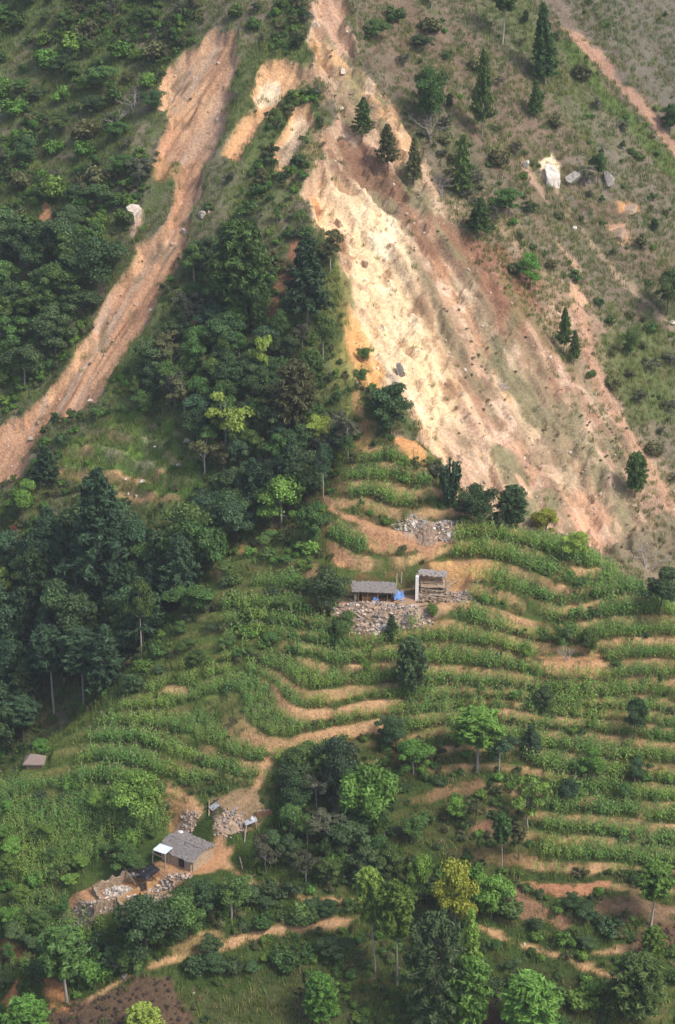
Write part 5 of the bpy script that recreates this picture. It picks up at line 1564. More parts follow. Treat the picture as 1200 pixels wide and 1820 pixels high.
    (28, 990, 935, 40, 'cone', 'rust', 'brown', 'rust-tinged conifer at the left edge of the wood'),
    (14, 1110, 1005, 84, 'open', 'lime', 'brown', 'yellowish green tree at the left edge of the wood'),
    (150, 1258, 1122, 76, 'pine', 'blue', 'pale', 'dark pine with pale trunk at the foot of the wood, right of its twin'),
    (96, 1268, 1118, 72, 'pine', 'blue', 'pale', 'dark pine with pale trunk at the foot of the wood, left of its twin'),
    (42, 1320, 1240, 64, 'pine', 'blue', 'brown', 'dark pine with brown trunk in the lowest corner of the wood'),
    (208, 1185, 1108, 44, 'stem', 'bright', 'pale', 'light green tree with thin trunk at the edge of the dark wood'),
    (252, 1165, 1036, 56, 'stem', 'mid', 'pale', 'tree with a bent white trunk at the right edge of the dark wood'),
    (140, 1140, 1040, 76, 'plate', 'blue', 'brown', 'layered dark conifer in the middle of the left wood'),
    (340, 1090, 1032, 84, 'broad', 'mid', 'brown', 'mid green tree at the corner where wood meets terraces'),
    (362, 1015, 988, 34, 'broad', 'olive', 'brown', 'small yellowish bush beside the orange bank at the wood edge'),
    (82, 860, 795, 54, 'cone', 'blue', 'brown', 'dark conifer beside the foot of the orange slide'),
    (40, 930, 850, 60, 'broad', 'bright', 'brown', 'bright green tree just below the foot of the orange slide'),
]
for s in SINGLE:
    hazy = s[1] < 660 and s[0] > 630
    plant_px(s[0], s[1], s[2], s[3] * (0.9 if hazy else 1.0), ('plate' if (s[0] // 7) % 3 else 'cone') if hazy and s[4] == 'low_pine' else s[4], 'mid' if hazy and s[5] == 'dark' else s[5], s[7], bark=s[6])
FOUND = []                               # scattered plants: (object, photo u, photo v of the middle, look)
LOOKS = dict(dark='dark', blue='blue-green', mid='green', bright='bright green', lime='lime', olive='olive', grey='greyish')
KINDN = dict(broad=('broadleaf_tree', 'round tree'), open=('thin_leaved_tree', 'thin-leaved tree'), stem=('slender_tree', 'slender tree'), pine=('pine_tree', 'pine'), low_pine=('pine_tree', 'pine'),
             plate=('conifer_tree', 'layered conifer'), cone=('conifer_tree', 'conifer'), shrub=('shrub', 'bush'))


def to_photo(p):
    d = np.asarray(p, float) - CAM
    dep = d[1] * CP - d[2] * SP
    return d[0] / dep * FPX + PW / 2, -(d[1] * SP + d[2] * CP) / dep * FPX + PH / 2

# ------------------------------------------------------------------ woods and scrub: many of a kind
def wood(poly, n, gap, seed, kinds, hr, label, group, name=None, wr=(0.7, 1.1)):
    r_ = np.random.default_rng(seed)
    for p in scatter_px(poly, n, gap, seed):
        kind, leaf, bark = kinds[int(r_.integers(len(kinds)))]
        h = r_.uniform(*hr)
        if kind in ('pine', 'cone', 'plate', 'low_pine', 'stem'): w = h * r_.uniform(0.42, 0.6)
        else: w = h * r_.uniform(*wr)
        if blocks_view(p, h, w): continue
        o = plant(p, h, w, kind, leaf, label, group, bark, name=KINDN[kind][0], cat='bush' if kind == 'shrub' else 'tree')
        u, v = to_photo(np.asarray(p) + [0, 0, 0.55 * h])
        FOUND.append((o, u, v, LOOKS[leaf] + ' ' + KINDN[kind][1]))


DK = [('broad', 'dark', 'brown'), ('broad', 'blue', 'brown'), ('open', 'grey', 'grey'), ('broad', 'dark', 'pale')]
wood([(0, 1000), (130, 985), (250, 985), (340, 1000), (430, 925), (520, 885), (470, 935), (390, 990), (280, 1130), (200, 1230), (110, 1300), (0, 1350)], 78, 2.6, 901,
     DK[:2] + [('plate', 'blue', 'brown'), ('plate', 'dark', 'pale'), ('cone', 'blue', 'pale'), ('low_pine', 'dark', 'pale'), ('broad', 'mid', 'brown'), ('plate', 'blue', 'pale')], (6.0, 10.5),
     'dark tree packed in the shaded wood left of the terraced hill', 'trees of the dark wood left of the terraces')
wood([(360, 470), (450, 560), (540, 590), (560, 480), (600, 470), (600, 640), (640, 740), (630, 820), (540, 860), (460, 850), (350, 860), (345, 780), (215, 745), (310, 610)], 120, 1.9, 902,
     DK + [('broad', 'mid', 'brown'), ('stem', 'mid', 'pale'), ('low_pine', 'mid', 'brown'), ('broad', 'mid', 'grey'), ('open', 'olive', 'pale')], (3.4, 6.4),
     'grey-green or dark tree crowded on the left flank of the spur', 'trees of the spur wood')
wood([(400, 890), (520, 850), (570, 880), (480, 935), (395, 985), (300, 1100), (225, 1160), (240, 1030), (330, 960)], 46, 1.9, 918,
     DK[:2] + [('broad', 'mid', 'brown'), ('broad', 'dark', 'brown'), ('plate', 'blue', 'brown')], (4.0, 7.0),
     'dark tree along the brow where wood meets terraces', 'trees along the wooded brow')
wood([(735, 200), (760, 200), (800, 260), (850, 330), (890, 410), (860, 420), (810, 340), (760, 270)], 16, 1.5, 919,
     [('shrub', 'grey', None), ('shrub', 'olive', None), ('shrub', 'mid', None), ('open', 'grey', 'grey')], (1.0, 2.2),
     'scrubby bush along the right rim of the scar head', 'scrub along the scar rim', wr=(1.0, 1.4))
wood([(0, 440), (170, 470), (180, 530), (60, 690), (0, 730)], 30, 2.8, 903,
     [('broad', 'dark', 'brown'), ('broad', 'mid', 'brown'), ('broad', 'dark', 'grey'), ('open', 'mid', 'brown')], (5.0, 8.0),
     'dark green tree in the wood left of the orange slide', 'trees left of the orange slide')
wood([(0, 0), (330, 0), (300, 90), (270, 260), (240, 400), (0, 440)], 84, 3.0, 904,
     [('broad', 'dark', 'brown'), ('broad', 'mid', 'brown'), ('shrub', 'mid', None), ('shrub', 'olive', None), ('open', 'grey', 'grey'), ('shrub', 'bright', None)], (1.6, 4.4),
     'green tree or large bush scattered over the upper left slope', 'bushes and trees of the upper left slope', name='broadleaf_tree', wr=(0.8, 1.3))
wood([(420, 20), (540, 0), (560, 160), (590, 260), (540, 420), (420, 420), (360, 400), (420, 280)], 36, 2.4, 905,
     [('broad', 'dark', 'brown'), ('open', 'grey', 'grey'), ('shrub', 'mid', None), ('stem', 'mid', 'grey')], (1.2, 2.9),
     'small tree or bush between the short slides near the spur top', 'bushes near the spur top', name='broadleaf_tree', wr=(0.8, 1.3))
wood([(650, 0), (960, 0), (1100, 200), (1200, 300), (1200, 480), (1000, 420), (860, 330), (760, 240)], 30, 3.4, 906,
     [('broad', 'dark', 'brown'), ('open', 'grey', 'grey'), ('low_pine', 'dark', 'brown'), ('shrub', 'mid', None), ('shrub', 'olive', None)], (1.4, 3.4),
     'scrubby tree or bush thinly spread on the upper right slope', 'bushes of the upper right slope', name='broadleaf_tree', wr=(0.8, 1.2))
wood([(860, 430), (1000, 480), (1200, 620), (1200, 980), (1100, 860), (1010, 650)], 30, 3.0, 907,
     [('shrub', 'mid', None), ('shrub', 'olive', None), ('open', 'grey', 'grey'), ('shrub', 'dark', None)], (1.4, 2.8),
     'low bush on the brownish slope right of the big scar', 'bushes right of the big scar', name='shrub', wr=(1.0, 1.4))
wood([(480, 1360), (620, 1420), (690, 1480), (700, 1540), (600, 1580), (480, 1570), (430, 1520), (470, 1440)], 26, 2.2, 908,
     [('broad', 'dark', 'brown'), ('broad', 'mid', 'pale'), ('open', 'grey', 'grey'), ('stem', 'mid', 'pale')], (3.0, 5.2),
     'green tree in the thicket between the lower house and the drooping tree', 'trees of the thicket right of the lower house')
wood([(0, 1420), (130, 1400), (260, 1440), (240, 1510), (120, 1590), (60, 1660), (0, 1660)], 24, 2.2, 909,
     [('broad', 'mid', 'brown'), ('broad', 'dark', 'brown'), ('shrub', 'bright', None), ('shrub', 'mid', None), ('broad', 'bright', 'brown')], (1.4, 3.0),
     'round green tree or bush in the overgrown field left of the lower house', 'bushes left of the lower house', name='broadleaf_tree', wr=(0.9, 1.25))
wood([(0, 1640), (200, 1620), (330, 1690), (230, 1740), (120, 1760), (0, 1820)], 22, 2.0, 910,
     [('broad', 'mid', 'brown'), ('broad', 'dark', 'brown'), ('shrub', 'bright', None), ('stem', 'mid', 'grey')], (2.0, 3.8),
     'green tree or bush on the banks in the lower left corner', 'bushes of the lower left banks', name='broadleaf_tree', wr=(0.9, 1.2))
wood([(360, 1580), (640, 1600), (660, 1700), (420, 1740), (320, 1740), (420, 1660)], 30, 1.8, 911,
     [('shrub', 'mid', None), ('shrub', 'dark', None), ('broad', 'dark', 'brown')], (1.3, 2.8),
     'dark bush beside the dirt paths at the bottom', 'bushes by the lower paths', name='shrub', wr=(1.0, 1.4))
wood([(600, 1500), (870, 1560), (1100, 1600), (1200, 1680), (1200, 1810), (720, 1810), (600, 1700)], 42, 2.1, 912,
     [('shrub', 'mid', None), ('shrub', 'dark', None), ('broad', 'dark', 'brown'), ('shrub', 'bright', None)], (1.4, 3.2),
     'dark bush among the pines at the bottom right', 'bushes among the foreground pines', name='shrub', wr=(1.0, 1.35))
wood([(200, 1240), (300, 1130), (400, 1010), (560, 920), (560, 1110), (420, 1180), (300, 1220)], 34, 2.0, 913,
     [('shrub', 'bright', None), ('shrub', 'mid', None), ('broad', 'mid', 'brown'), ('shrub', 'dark', None)], (1.2, 2.6),
     'green bush on the overgrown left shoulder of the terraced hill', 'bushes of the left shoulder', name='shrub', wr=(1.0, 1.4))
wood([(850, 1000), (1190, 1120), (1190, 1560), (900, 1520), (650, 1280), (640, 1150)], 24, 5.0, 914,
     [('shrub', 'mid', None), ('shrub', 'bright', None), ('shrub', 'dark', None)], (0.9, 1.9),
     'small bush on a terrace edge of the right-hand fields', 'bushes on the terrace edges', name='shrub', wr=(1.0, 1.3))
wood([(680, 1380), (880, 1370), (920, 1480), (800, 1560), (700, 1500)], 16, 2.6, 915,
     [('shrub', 'mid', None), ('shrub', 'olive', None), ('shrub', 'dark', None)], (0.9, 2.0),
     'low bush on the grassy bank below the light green pine', 'bushes of the grassy bank', name='shrub', wr=(1.0, 1.4))
wood([(740, 800), (800, 860), (940, 930), (1060, 980), (1190, 1060), (1190, 1090), (1040, 1000), (930, 955), (830, 920)], 16, 1.6, 916,
     [('shrub', 'dark', None), ('shrub', 'grey', None), ('shrub', 'olive', None)], (1.2, 2.4),
     'low bush along the brow between upper field and scar', 'bushes along the brow', name='shrub', wr=(1.0, 1.4))
wood([(110, 740), (340, 740), (340, 900), (110, 850)], 16, 2.4, 917,
     [('shrub', 'bright', None), ('shrub', 'mid', None), ('shrub', 'dark', None)], (1.0, 2.2),
     'small bush on the grassy benches left of the spur wood', 'bushes of the grassy benches', name='shrub', wr=(1.0, 1.3))

for i, (u, v, hpx, lb) in enumerate([
        (765, 250, 70, 'grey leafless bush on the right rim of the scar head'), (785, 350, 60, 'grey leafless bush lower on the right rim of the scar'),
        (600, 150, 40, 'leafless branches lying near the scar top'), (200, 1730, 50, 'bare pale branches above the burnt ground'),
        (635, 1545, 36, 'whitish dead forked tree in the thicket'), (1150, 1010, 60, 'leafless grey bush above the right brow'),
        (210, 230, 50, 'grey leafless tree on the upper left slope'), (235, 205, 60, 'second grey leafless tree on the upper left slope'),
        (395, 590, 50, 'grey leafless tree in the spur wood'), (1005, 1175, 36, 'whitish bare bush in the hollow of the terraces')]):
    pos = cast(Zt, [(u, v)])[0]; w, h = px_size(pos, hpx * 1.1, hpx)
    e = tag(empty('bare_tree', (pos[0], pos[1], pos[2]), float(rp.uniform(0, 6)), (w, w, h)), lb, 'dead tree')
    meshobj('branches', BARE[i % 3], e)

# each scattered plant is named by the nearest thing one can find, and its order on that side of it
MARKS = [(s[0], 0.5 * (s[1] + s[2]), m) for s, m in zip(SINGLE, [
    'tall lime foreground pine', 'tall green foreground pine', 'yellow-green pear-shaped tree', 'bright tree by the yellow-green one', 'round glossy tree', 'big dark bottom conifer', 'narrow lime pine', None,
    'oval pine at the right edge', 'small pine at the right edge', 'wide pine, bottom right corner', 'broad bright bottom pine', 'lone bright pine on the bottom grass', 'long-stemmed thin tree', None, 'spreading lime terrace tree',
    'light green pine by the red patch', 'whitish-stemmed dark tree', 'bluish cone tree', 'dense bright terrace tree', 'bluish round terrace tree', 'dark upright right terrace tree', 'small dark terrace tree', 'tree in the terrace hollow', None, 'tiny bright terrace tree',
    None, None, 'dark tapering tree in the maize', 'tiny tree left of the tapering tree', 'dark round middle tree', 'bright round middle tree', 'tall blue-green middle tree', 'large drooping tree', 'dark tree at the path fork', 'small tree on the grassy bank', None, None,
    'greyish half-bare thicket tree', None, None, 'many-stemmed tree below the yard', 'largest dark tree below the rubble', None, None, 'pine above the burnt ground', 'bright pine, bottom left corner', 'lime pine at the bottom edge', 'big bright field tree', 'tree left of the tin roof', None,
    'cone tree at the upper rubble', 'dark round tree by the shed', None, None, 'dark feathery tree', 'dark tree right of the feathery one', None, 'yellow bush above the field', 'lime bush on the brow', 'dark mass at the right brow', None, 'thin tree on the knoll', 'rounded tree below the cream scar', None, None,
    'large bright tree at the forest edge', None, 'slender pale-stemmed forest tree', 'brightest spreading forest tree', 'lime round tree on the spur', 'grey-green thin spur tree', 'large pine left of the spur', 'tall conifer beside the scar', 'two-trunked crest tree', 'ragged lime spur tree', None, 'olive pine on the spur',
    'lone conifer on the scar head', None, None, 'tallest upper right conifer', 'conifer by the top right track', None, 'long-trunked conifer at the top', 'broad tree by the scar head', 'round tree near the scar top', 'leaning pine on the scar rim', None, 'spreading tree by the white rock', 'bright tree on the reddish slope', 'narrow gully conifer', None,
    'low right slope conifer', 'ivy-like tree on the grey rock', 'dark tree at the right edge', None, 'small tree in the right grass patch', 'highest layered wood conifer', 'yellow-topped wood tree', 'rust-tinged conifer', 'yellowish tree at the left edge', 'right twin pine of the wood', 'left twin pine of the wood', 'lowest corner pine of the wood', 'light thin-trunked wood-edge tree', 'bent white-trunked tree', 'layered conifer amid the wood', 'tree where wood meets terraces', None, 'conifer by the slide foot', 'bright tree below the slide foot']) if m]
MARKS += [(318, 1510, 'lower stone house'), (665, 1055, 'upper slate shed'), (340, 150, 'orange slide head'), (85, 400, 'narrow orange streak, upper left'), (30, 800, 'orange slide foot'), (240, 390, 'pale boulder by the slide'), (320, 400, 'orange slide neck'), (200, 560, 'middle of the orange slide'),
          (480, 160, 'wide short slide'), (525, 235, 'narrow short slide'), (20, 20, 'top left picture corner'), (980, 305, 'white rock face'), (1060, 90, 'top right track'), (1190, 20, 'top right picture corner'), (1100, 420, 'pinkish slab'), (1030, 530, 'pink patch, right slope'), (200, 20, 'top edge, left of centre'), (20, 250, 'left edge, upper quarter'), (150, 250, 'upper left slope middle'),
          (250, 830, 'grassy benches'), (60, 1352, 'tiny thatched hut'), (60, 1695, 'orange bank, lower left'), (500, 1650, 'fork of the bottom paths'), (950, 1600, 'red bank, lower right'), (960, 1700, 'thin path, lower right'), (440, 1470, 'tin shelter'), (210, 1590, 'grey rubble of the ruins'), (440, 1150, 'left terrace shoulder'), (490, 520, 'red-brown strip on the spur')]
ORD = ['nearest', 'second', 'third', 'fourth', 'fifth', 'sixth', 'seventh', 'eighth', 'ninth', 'tenth', 'eleventh', 'twelfth', 'thirteenth', 'fourteenth', 'fifteenth', 'sixteenth']
buckets = {}
mu = np.array([[m[0], m[1]] for m in MARKS])
for (o, u, v, look) in FOUND:
    d2 = (mu[:, 0] - u) ** 2 + (mu[:, 1] - v) ** 2
    i = int(np.argmin(d2)); du, dv = u - mu[i, 0], v - mu[i, 1]
    side = ('right of' if du > 0 else 'left of') if abs(du) > abs(dv) else ('below' if dv > 0 else 'above')
    buckets.setdefault((i, side, look), []).append((d2[i], o))
for (i, side, look), lst in buckets.items():
    lst.sort(key=lambda t: t[0])
    for r, (_, o) in enumerate(lst):
        o['label'] = '%s %s the %s' % (look, side, MARKS[i][2]) if len(lst) == 1 else '%s %s the %s, %s%s' % (look, side, MARKS[i][2], ORD[min(r, 15)], ' to it' if r == 0 else ' away')
# ------------------------------------------------------------------ ground cover nobody could count: instanced on points
def blades(seed, n, h, spread, width, mat, bend=0.35, name='tuft'):
    r_ = np.random.default_rng(seed); V = []
    for i in range(n):
        an = r_.uniform(0, 6.283); p = r_.normal(size=2) * spread * 0.35
        hh = h * r_.uniform(0.55, 1.1); o = np.array([math.cos(an), math.sin(an)]) * bend * hh * r_.uniform(0.3, 1.2)
        sd_ = np.array([-math.sin(an), math.cos(an)]) * width * 0.5
        b0 = [p[0] - sd_[0], p[1] - sd_[1], -0.05]; b1 = [p[0] + sd_[0], p[1] + sd_[1], -0.05]
        t1 = [p[0] + o[0] + sd_[0] * 0.25, p[1] + o[1] + sd_[1] * 0.25, hh]; t0 = [p[0] + o[0] - sd_[0] * 0.25, p[1] + o[1] - sd_[1] * 0.25, hh]
        V += [b0, b1, t1, t0]
    return quads_mesh(name, np.array(V), n, mat, r_.uniform(0.15, 0.85, n))


def maize_plant(seed, h=1.9):
    r_ = np.random.default_rng(seed); V = []; sh = []
    V += [[-.03, 0, -.1], [.03, 0, -.1], [.015, 0, h], [-.015, 0, h]]; sh.append(.5)
    V += [[0, -.03, -.1], [0, .03, -.1], [0, .015, h], [0, -.015, h]]; sh.append(.5)
    for i in range(11):
        z = h * (0.18 + 0.72 * i / 10); an = i * 2.6 + r_.normal() * 0.4
        L_ = 0.72 * (1 - 0.45 * abs(i / 10 - 0.45)) * r_.uniform(0.8, 1.15); wd = 0.10
        dx, dy = math.cos(an), math.sin(an); sx, sy = -dy * wd * 0.5, dx * wd * 0.5
        up = L_ * r_.uniform(0.45, 0.7)
        a = np.array([0, 0, z]); m = np.array([dx * L_ * .55, dy * L_ * .55, z + up * .75]); e = np.array([dx * L_, dy * L_, z + up * .35])
        s = np.array([sx, sy, 0])
        V += [a - s * .5, a + s * .5, m + s, m - s]; V += [m - s, m + s, e + s * .15, e - s * .15]
        g = r_.uniform(.25, .8); sh += [g, g + .1]
    return np.array(V), sh, h


MZ = []
for i in range(4):
    V, sh, h = maize_plant(600 + i, 1.75 + 0.12 * i)
    r_ = np.random.default_rng(640 + i)
    tv = []
    for k in range(5):
        an = k * 1.26; dx, dy = math.cos(an) * .10, math.sin(an) * .10
        tv += [[-.012, .012, h - .02], [.012, -.012, h - .02], [dx + .014, dy - .014, h + .30], [dx - .014, dy + .014, h + .30]]
    Q = np.concatenate([V, np.array(tv)]); nq = len(Q) // 4
    me = quads_mesh('maize_plant', Q, nq, LEAF['maize'], list(sh) + [.6] * 5)
    me.materials.append(LEAF['tassel'])
    mi = np.zeros(nq, np.int32); mi[len(V) // 4:] = 1
    me.polygons.foreach_set('material_index', mi)
    MZ.append(me)
WEED = [LIB['shrub'][i][0] for i in range(3)]
TUFT = [blades(700 + i, 22, 0.6, 0.7, 0.06, LEAF['grass']) for i in range(3)]
STRAW = [blades(720 + i, 20, 0.5, 0.7, 0.05, LEAF['straw'], 0.7) for i in range(2)]


def scatter_group(name, meshes):
    c = bpy.data.collections.new(name + '_kinds')
    for i, me in enumerate(meshes):
        c.objects.link(bpy.data.objects.new('%s_kind_%02d' % (name, i), me))
    g = bpy.data.node_groups.new(name + '_scatter', 'GeometryNodeTree')
    g.interface.new_socket('Geometry', in_out='INPUT', socket_type='NodeSocketGeometry')
    g.interface.new_socket('Geometry', in_out='OUTPUT', socket_type='NodeSocketGeometry')
    N, L = g.nodes, g.links
    gi = N.new('NodeGroupInput'); go = N.new('NodeGroupOutput')
    ci = N.new('GeometryNodeCollectionInfo'); ci.inputs[0].default_value = c
    ci.inputs['Separate Children'].default_value = True; ci.inputs['Reset Children'].default_value = True
    ip = N.new('GeometryNodeInstanceOnPoints'); ip.inputs['Pick Instance'].default_value = True

    def attr(nm, t):
        a = N.new('GeometryNodeInputNamedAttribute'); a.data_type = t; a.inputs['Name'].default_value = nm
        return a.outputs['Attribute']
    L.new(gi.outputs[0], ip.inputs['Points']); L.new(ci.outputs[0], ip.inputs['Instance'])
    L.new(attr('kind', 'INT'), ip.inputs['Instance Index'])
    er = N.new('FunctionNodeEulerToRotation'); L.new(attr('turn', 'FLOAT_VECTOR'), er.inputs[0]); L.new(er.outputs[0], ip.inputs['Rotation'])
    L.new(attr('size', 'FLOAT_VECTOR'), ip.inputs['Scale'])
    L.new(ip.outputs[0], go.inputs[0])
    return g


def scatter_stuff(name, meshes, P, size, label, cat, tilt=0.12, seed=1, squash=None):
    r_ = np.random.default_rng(seed)
    n = len(P)
    me = bpy.data.meshes.new(name); me.vertices.add(n); me.vertices.foreach_set('co', np.asarray(P, np.float32).ravel())
    a = me.attributes.new('kind', 'INT', 'POINT'); a.data.foreach_set('value', r_.integers(0, len(meshes), n).astype(np.int32))
    t = np.stack([r_.normal(size=n) * tilt, r_.normal(size=n) * tilt, r_.uniform(0, 6.283, n)], 1).astype(np.float32)
    a = me.attributes.new('turn', 'FLOAT_VECTOR', 'POINT'); a.data.foreach_set('vector', t.ravel())
    s = np.asarray(size, np.float32)
    s3 = np.stack([s, s, s], 1) if s.ndim == 1 else s
    a = me.attributes.new('size', 'FLOAT_VECTOR', 'POINT'); a.data.foreach_set('vector', s3.astype(np.float32).ravel())
    o = tag(meshobj(name, me), label, cat, kind='stuff')
    md = o.modifiers.new('scatter', 'NODES'); md.node_group = scatter_group(name, meshes)
    return o


def jitter_grid(sp, seed):
    r_ = np.random.default_rng(seed)
    a = np.arange(GX0 + 2, GX1 - 2, sp); b = np.arange(GY0 + 6, GY1 - 4, sp)
    A, B = np.meshgrid(a, b)
    x = A.ravel() + r_.uniform(-.5, .5, A.size) * sp; y = B.ravel() + r_.uniform(-.5, .5, A.size) * sp
    z = sample(Zt, x, y)
    # inside the picture with a margin
    d = np.stack([x, y, z], 1) - CAM
    dep = d[:, 1] * CP - d[:, 2] * SP
    u = d[:, 0] / dep * FPX + PW / 2; v = -(d[:, 1] * SP + d[:, 2] * CP) / dep * FPX + PH / 2
    ok = (u > -220) & (u < PW + 220) & (v > -120) & (v < PH + 120)
    return x[ok], y[ok], z[ok], r_


def mask_at(A, x, y):
    return sample(A.astype(float), x, y)


pad_m = np.zeros(X.shape)
for (a, b, r_) in PADS:
    pad_m = np.maximum(pad_m, sstep(r_ + 0.8, r_, np.hypot(X - a, Y - b)))

# maize on the treads
MF = np.zeros(X.shape)
for poly in ([(560, 1110), (820, 1090), (1000, 1115), (1230, 1100), (1230, 1560), (960, 1545), (960, 1470), (1000, 1400), (900, 1330), (640, 1300), (480, 1400), (250, 1410), (100, 1400), (200, 1270), (300, 1200), (430, 1190), (540, 1140)],
             [(800, 950), (860, 935), (930, 955), (1060, 1000), (1110, 1050), (1230, 1100), (1100, 1110), (960, 1105), (800, 1050), (880, 1010), (800, 995)],
             [(620, 850), (660, 805), (770, 830), (780, 880), (760, 920), (690, 925), (600, 890)],
             [(590, 925), (640, 945), (660, 990), (580, 975)], [(640, 985), (700, 985), (710, 1010), (640, 1010)],
             [(400, 1080), (520, 1010), (560, 1100), (480, 1160), (400, 1180)],
             [(0, 1400), (110, 1390), (260, 1400), (330, 1420), (240, 1500), (100, 1560), (0, 1560)], [(30, 1600), (130, 1600), (170, 1680), (110, 1700), (20, 1660)], [(150, 1640), (200, 1640), (170, 1700), (60, 1740), (20, 1720)]):
    MF = np.maximum(MF, sstep(-0.6, 0.6, seg_dist(X, Y, lay(Zb, poly), True) + 0.8 * edge_n))
MF = MF * (0.35 + 0.65 * sstep(-0.42, -0.15, fbm(X, Y, 9, 3, 811)))
x, y, z, r_ = jitter_grid(0.42, 21)
trd = mask_at(np.where(amp > 0.5, (np.abs(sT) > 0.115).astype(float), 0.9), x, y)
prob = mask_at(MF, x, y) * (trd > 0.7) * (1 - mask_at(WORN, x, y)) * (1 - mask_at(pad_m, x, y)) * (mask_at(ON_HILL, x, y) > 0.9)
k = r_.random(len(x)) < prob * 0.92
vig = 0.66 + 0.36 * sstep(-0.5, 0.4, fbm(x, y, 12, 3, 821))
scatter_stuff('maize_crop', MZ, np.stack([x, y, z], 1)[k], (vig * r_.uniform(0.72, 1.15, len(x)))[k], 'rows of green maize growing along the hill terraces', 'maize', 0.08, 31)

# grass and weeds
slide_bare = np.maximum(SLIDE_MASK, WORN)
x, y, z, r_ = jitter_grid(0.55, 22)
onh = mask_at(ON_HILL, x, y) > 0.5
dens = np.where(onh, 0.55, np.where(x < crest_x(y), 0.75, 0.68)) * (1 - 0.985 * sstep(0.35, 0.95, mask_at(slide_bare, x, y) + 0.25 * fbm(x, y, 1.5, 2, 833))) * (1 - mask_at(pad_m, x, y)) * (1 - 0.85 * mask_at(RISER, x, y))
dens = dens * sstep(-0.75, 0.1, fbm(x, y, 7, 3, 831) + np.where(onh, 0.1, 0.0))
k = r_.random(len(x)) < dens
scatter_stuff('grass_cover', TUFT, np.stack([x, y, z], 1)[k], r_.uniform(0.6, 1.35, k.sum()), 'tufts of green grass covering slopes and banks', 'grass', 0.2, 32)
k = (r_.random(len(x)) < 0.35 * sstep(0.0, 0.4, fbm(x, y, 8, 3, 841)) * (1 - 0.9 * mask_at(slide_bare, x, y)) * np.where(onh, 0.4, np.where(x > crest_x(y), 1.0, 0.35)))
scatter_stuff('dry_grass_cover', STRAW, np.stack([x, y, z], 1)[k], r_.uniform(0.6, 1.3, k.sum()), 'dry straw-coloured grass thin on the slopes', 'dry grass', 0.25, 33)
x, y, z, r_ = jitter_grid(0.95, 23)
onh = mask_at(ON_HILL, x, y) > 0.5
dens = np.where(onh, np.where(y < 203, 0.75, 0.42), np.where(x < crest_x(y), np.where(y > 272, 0.42, 0.7), 0.07)) * (1 - 0.99 * mask_at(slide_bare, x, y)) * (1 - mask_at(pad_m, x, y)) * (1 - 0.5 * mask_at(RISER, x, y)) * (1 - 0.85 * mask_at(MF, x, y))
clump = fbm(x, y, 8, 3, 851)
upl = (~onh) & (x < crest_x(y)) & (y > 262)
dens = np.where(upl, 0.95 * sstep(-0.15, 0.25, clump), dens * sstep(-0.45, 0.2, clump + np.where(~onh & (x < crest_x(y)), 0.25, 0.0))) * (1 - 0.9 * mask_at(BENCH, x, y)) * (1 - 0.99 * mask_at(slide_bare, x, y))
k = r_.random(len(x)) < dens
P = np.stack([x, y, z], 1)[k]
sz = r_.uniform(0.5, 1.5, len(P)) * np.where(upl[k], 0.7 + 2.0 * np.clip(clump[k] + 0.1, 0, 0.7), 1.0)
nn = len(P); half = r_.random(nn) < 0.5


def tinted(meshes, leaf):
    out = []
    for m in meshes:
        c = m.copy(); c.materials.clear(); c.materials.append(LEAF[leaf]); out.append(c)
    return out


scatter_stuff('undergrowth', tinted(WEED, 'mid') + tinted(WEED[:1], 'dark') + tinted(WEED[1:], 'bright') + tinted(WEED[:2], 'olive'), P, sz, 'low leafy undergrowth between trees and terraces', 'undergrowth', 0.15, 34)

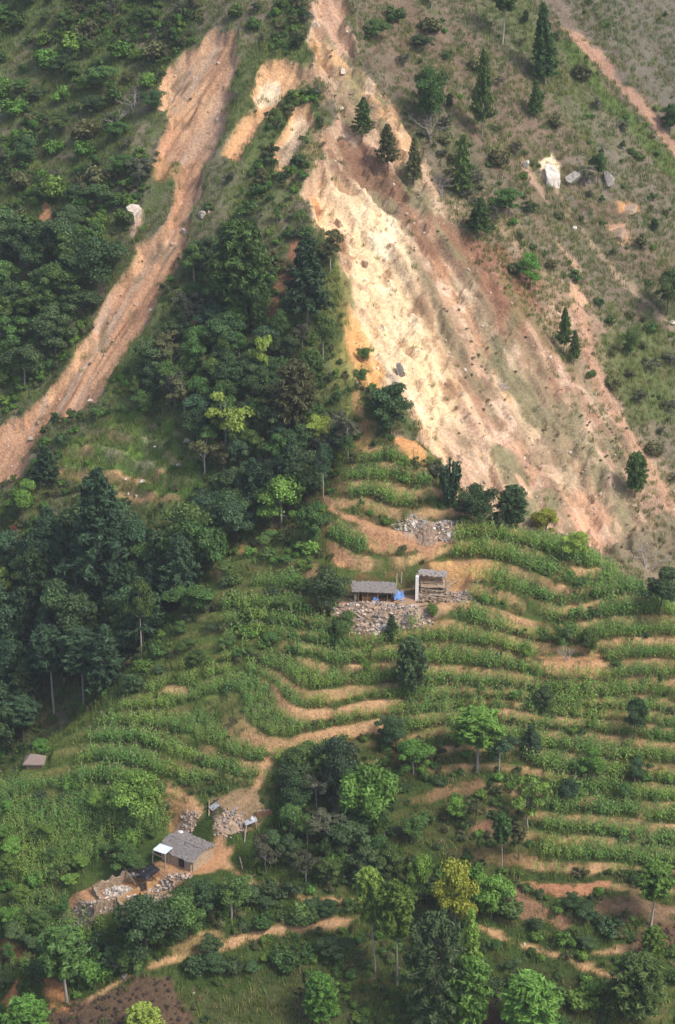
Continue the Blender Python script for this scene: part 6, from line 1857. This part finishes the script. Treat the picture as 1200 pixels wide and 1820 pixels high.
# loose stones on the slides
x, y, z, r_ = jitter_grid(0.7, 24)
k = r_.random(len(x)) < 0.30 * mask_at(in_scar, x, y) + 0.16 * mask_at(in_left, x, y)
scatter_stuff('scree', ROCKS['tan'] + ROCKS['pale'] + ROCKS['white'][:1], np.stack([x, y, z], 1)[k], 0.10 + 0.75 * r_.random(k.sum()) ** 5, 'loose stones strewn over the landslide scars', 'scree', 0.8, 35)
k = r_.random(len(x)) < 0.06 * mask_at(in_scar * (1 - 0.95 * cr), x, y) * sstep(-0.1, 0.4, fbm(x, y, 5, 3, 861)) * 2 + 0.012 * mask_at(in_left, x, y)
scatter_stuff('scar_weeds', tinted(WEED, 'straw') + tinted(WEED[:2], 'olive'), np.stack([x, y, z], 1)[k], r_.uniform(0.15, 0.6, k.sum()), 'sparse small weeds surviving on the scars', 'weeds', 0.2, 36)

# dead brush on the burnt ground
bz = np.zeros(X.shape)
for poly in ([(75, 1800), (180, 1770), (300, 1735), (330, 1790), (340, 1840), (60, 1840)], [(845, 1740), (880, 1740), (890, 1840), (840, 1840)], [(1130, 1650), (1210, 1640), (1210, 1690), (1130, 1700)]):
    bz = np.maximum(bz, sstep(-0.5, 0.5, seg_dist(X, Y, lay(Zb, poly), True)))
x, y, z, r_ = jitter_grid(0.55, 25)
k = r_.random(len(x)) < 0.6 * mask_at(bz, x, y)
scatter_stuff('dead_brush', tinted(WEED, 'brush') + tinted(WEED[:1], 'olive'), np.stack([x, y, z], 1)[k], r_.uniform(0.2, 0.6, k.sum()), 'dead brown brush on the burnt ground at the bottom', 'brush', 0.3, 37)

# ------------------------------------------------------------------ the moist valley air
zlo = float(AZ.min()) - 1.5; zhi = max(float(AZ.max()), CAM[2]) + 14.0
xlo, xhi, ylo, yhi = float(ax.min()) - 3, float(ax.max()) + 3, min(float(ay.min()), -10) - 3, float(ay.max()) + 3
hv, hf = box_vf(xhi - xlo, yhi - ylo, zhi - zlo, (0.5 * (xlo + xhi), 0.5 * (ylo + yhi), 0.5 * (zlo + zhi)))
hm = bpy.data.materials.new('haze_air'); nt, N, L = nodes_of(hm)
N.remove(N['Principled BSDF'])
pv = N.new('ShaderNodeVolumePrincipled'); pv.inputs['Density'].default_value = 0.00022; pv.inputs['Color'].default_value = (0.86, 0.91, 0.97, 1); pv.inputs['Anisotropy'].default_value = 0.2
L.new(pv.outputs[0], N['Material Output'].inputs['Volume'])
tag(meshobj('haze', mesh_from('haze', hv, hf, hm)), 'thin pale haze hanging in the valley air', 'haze', kind='stuff')
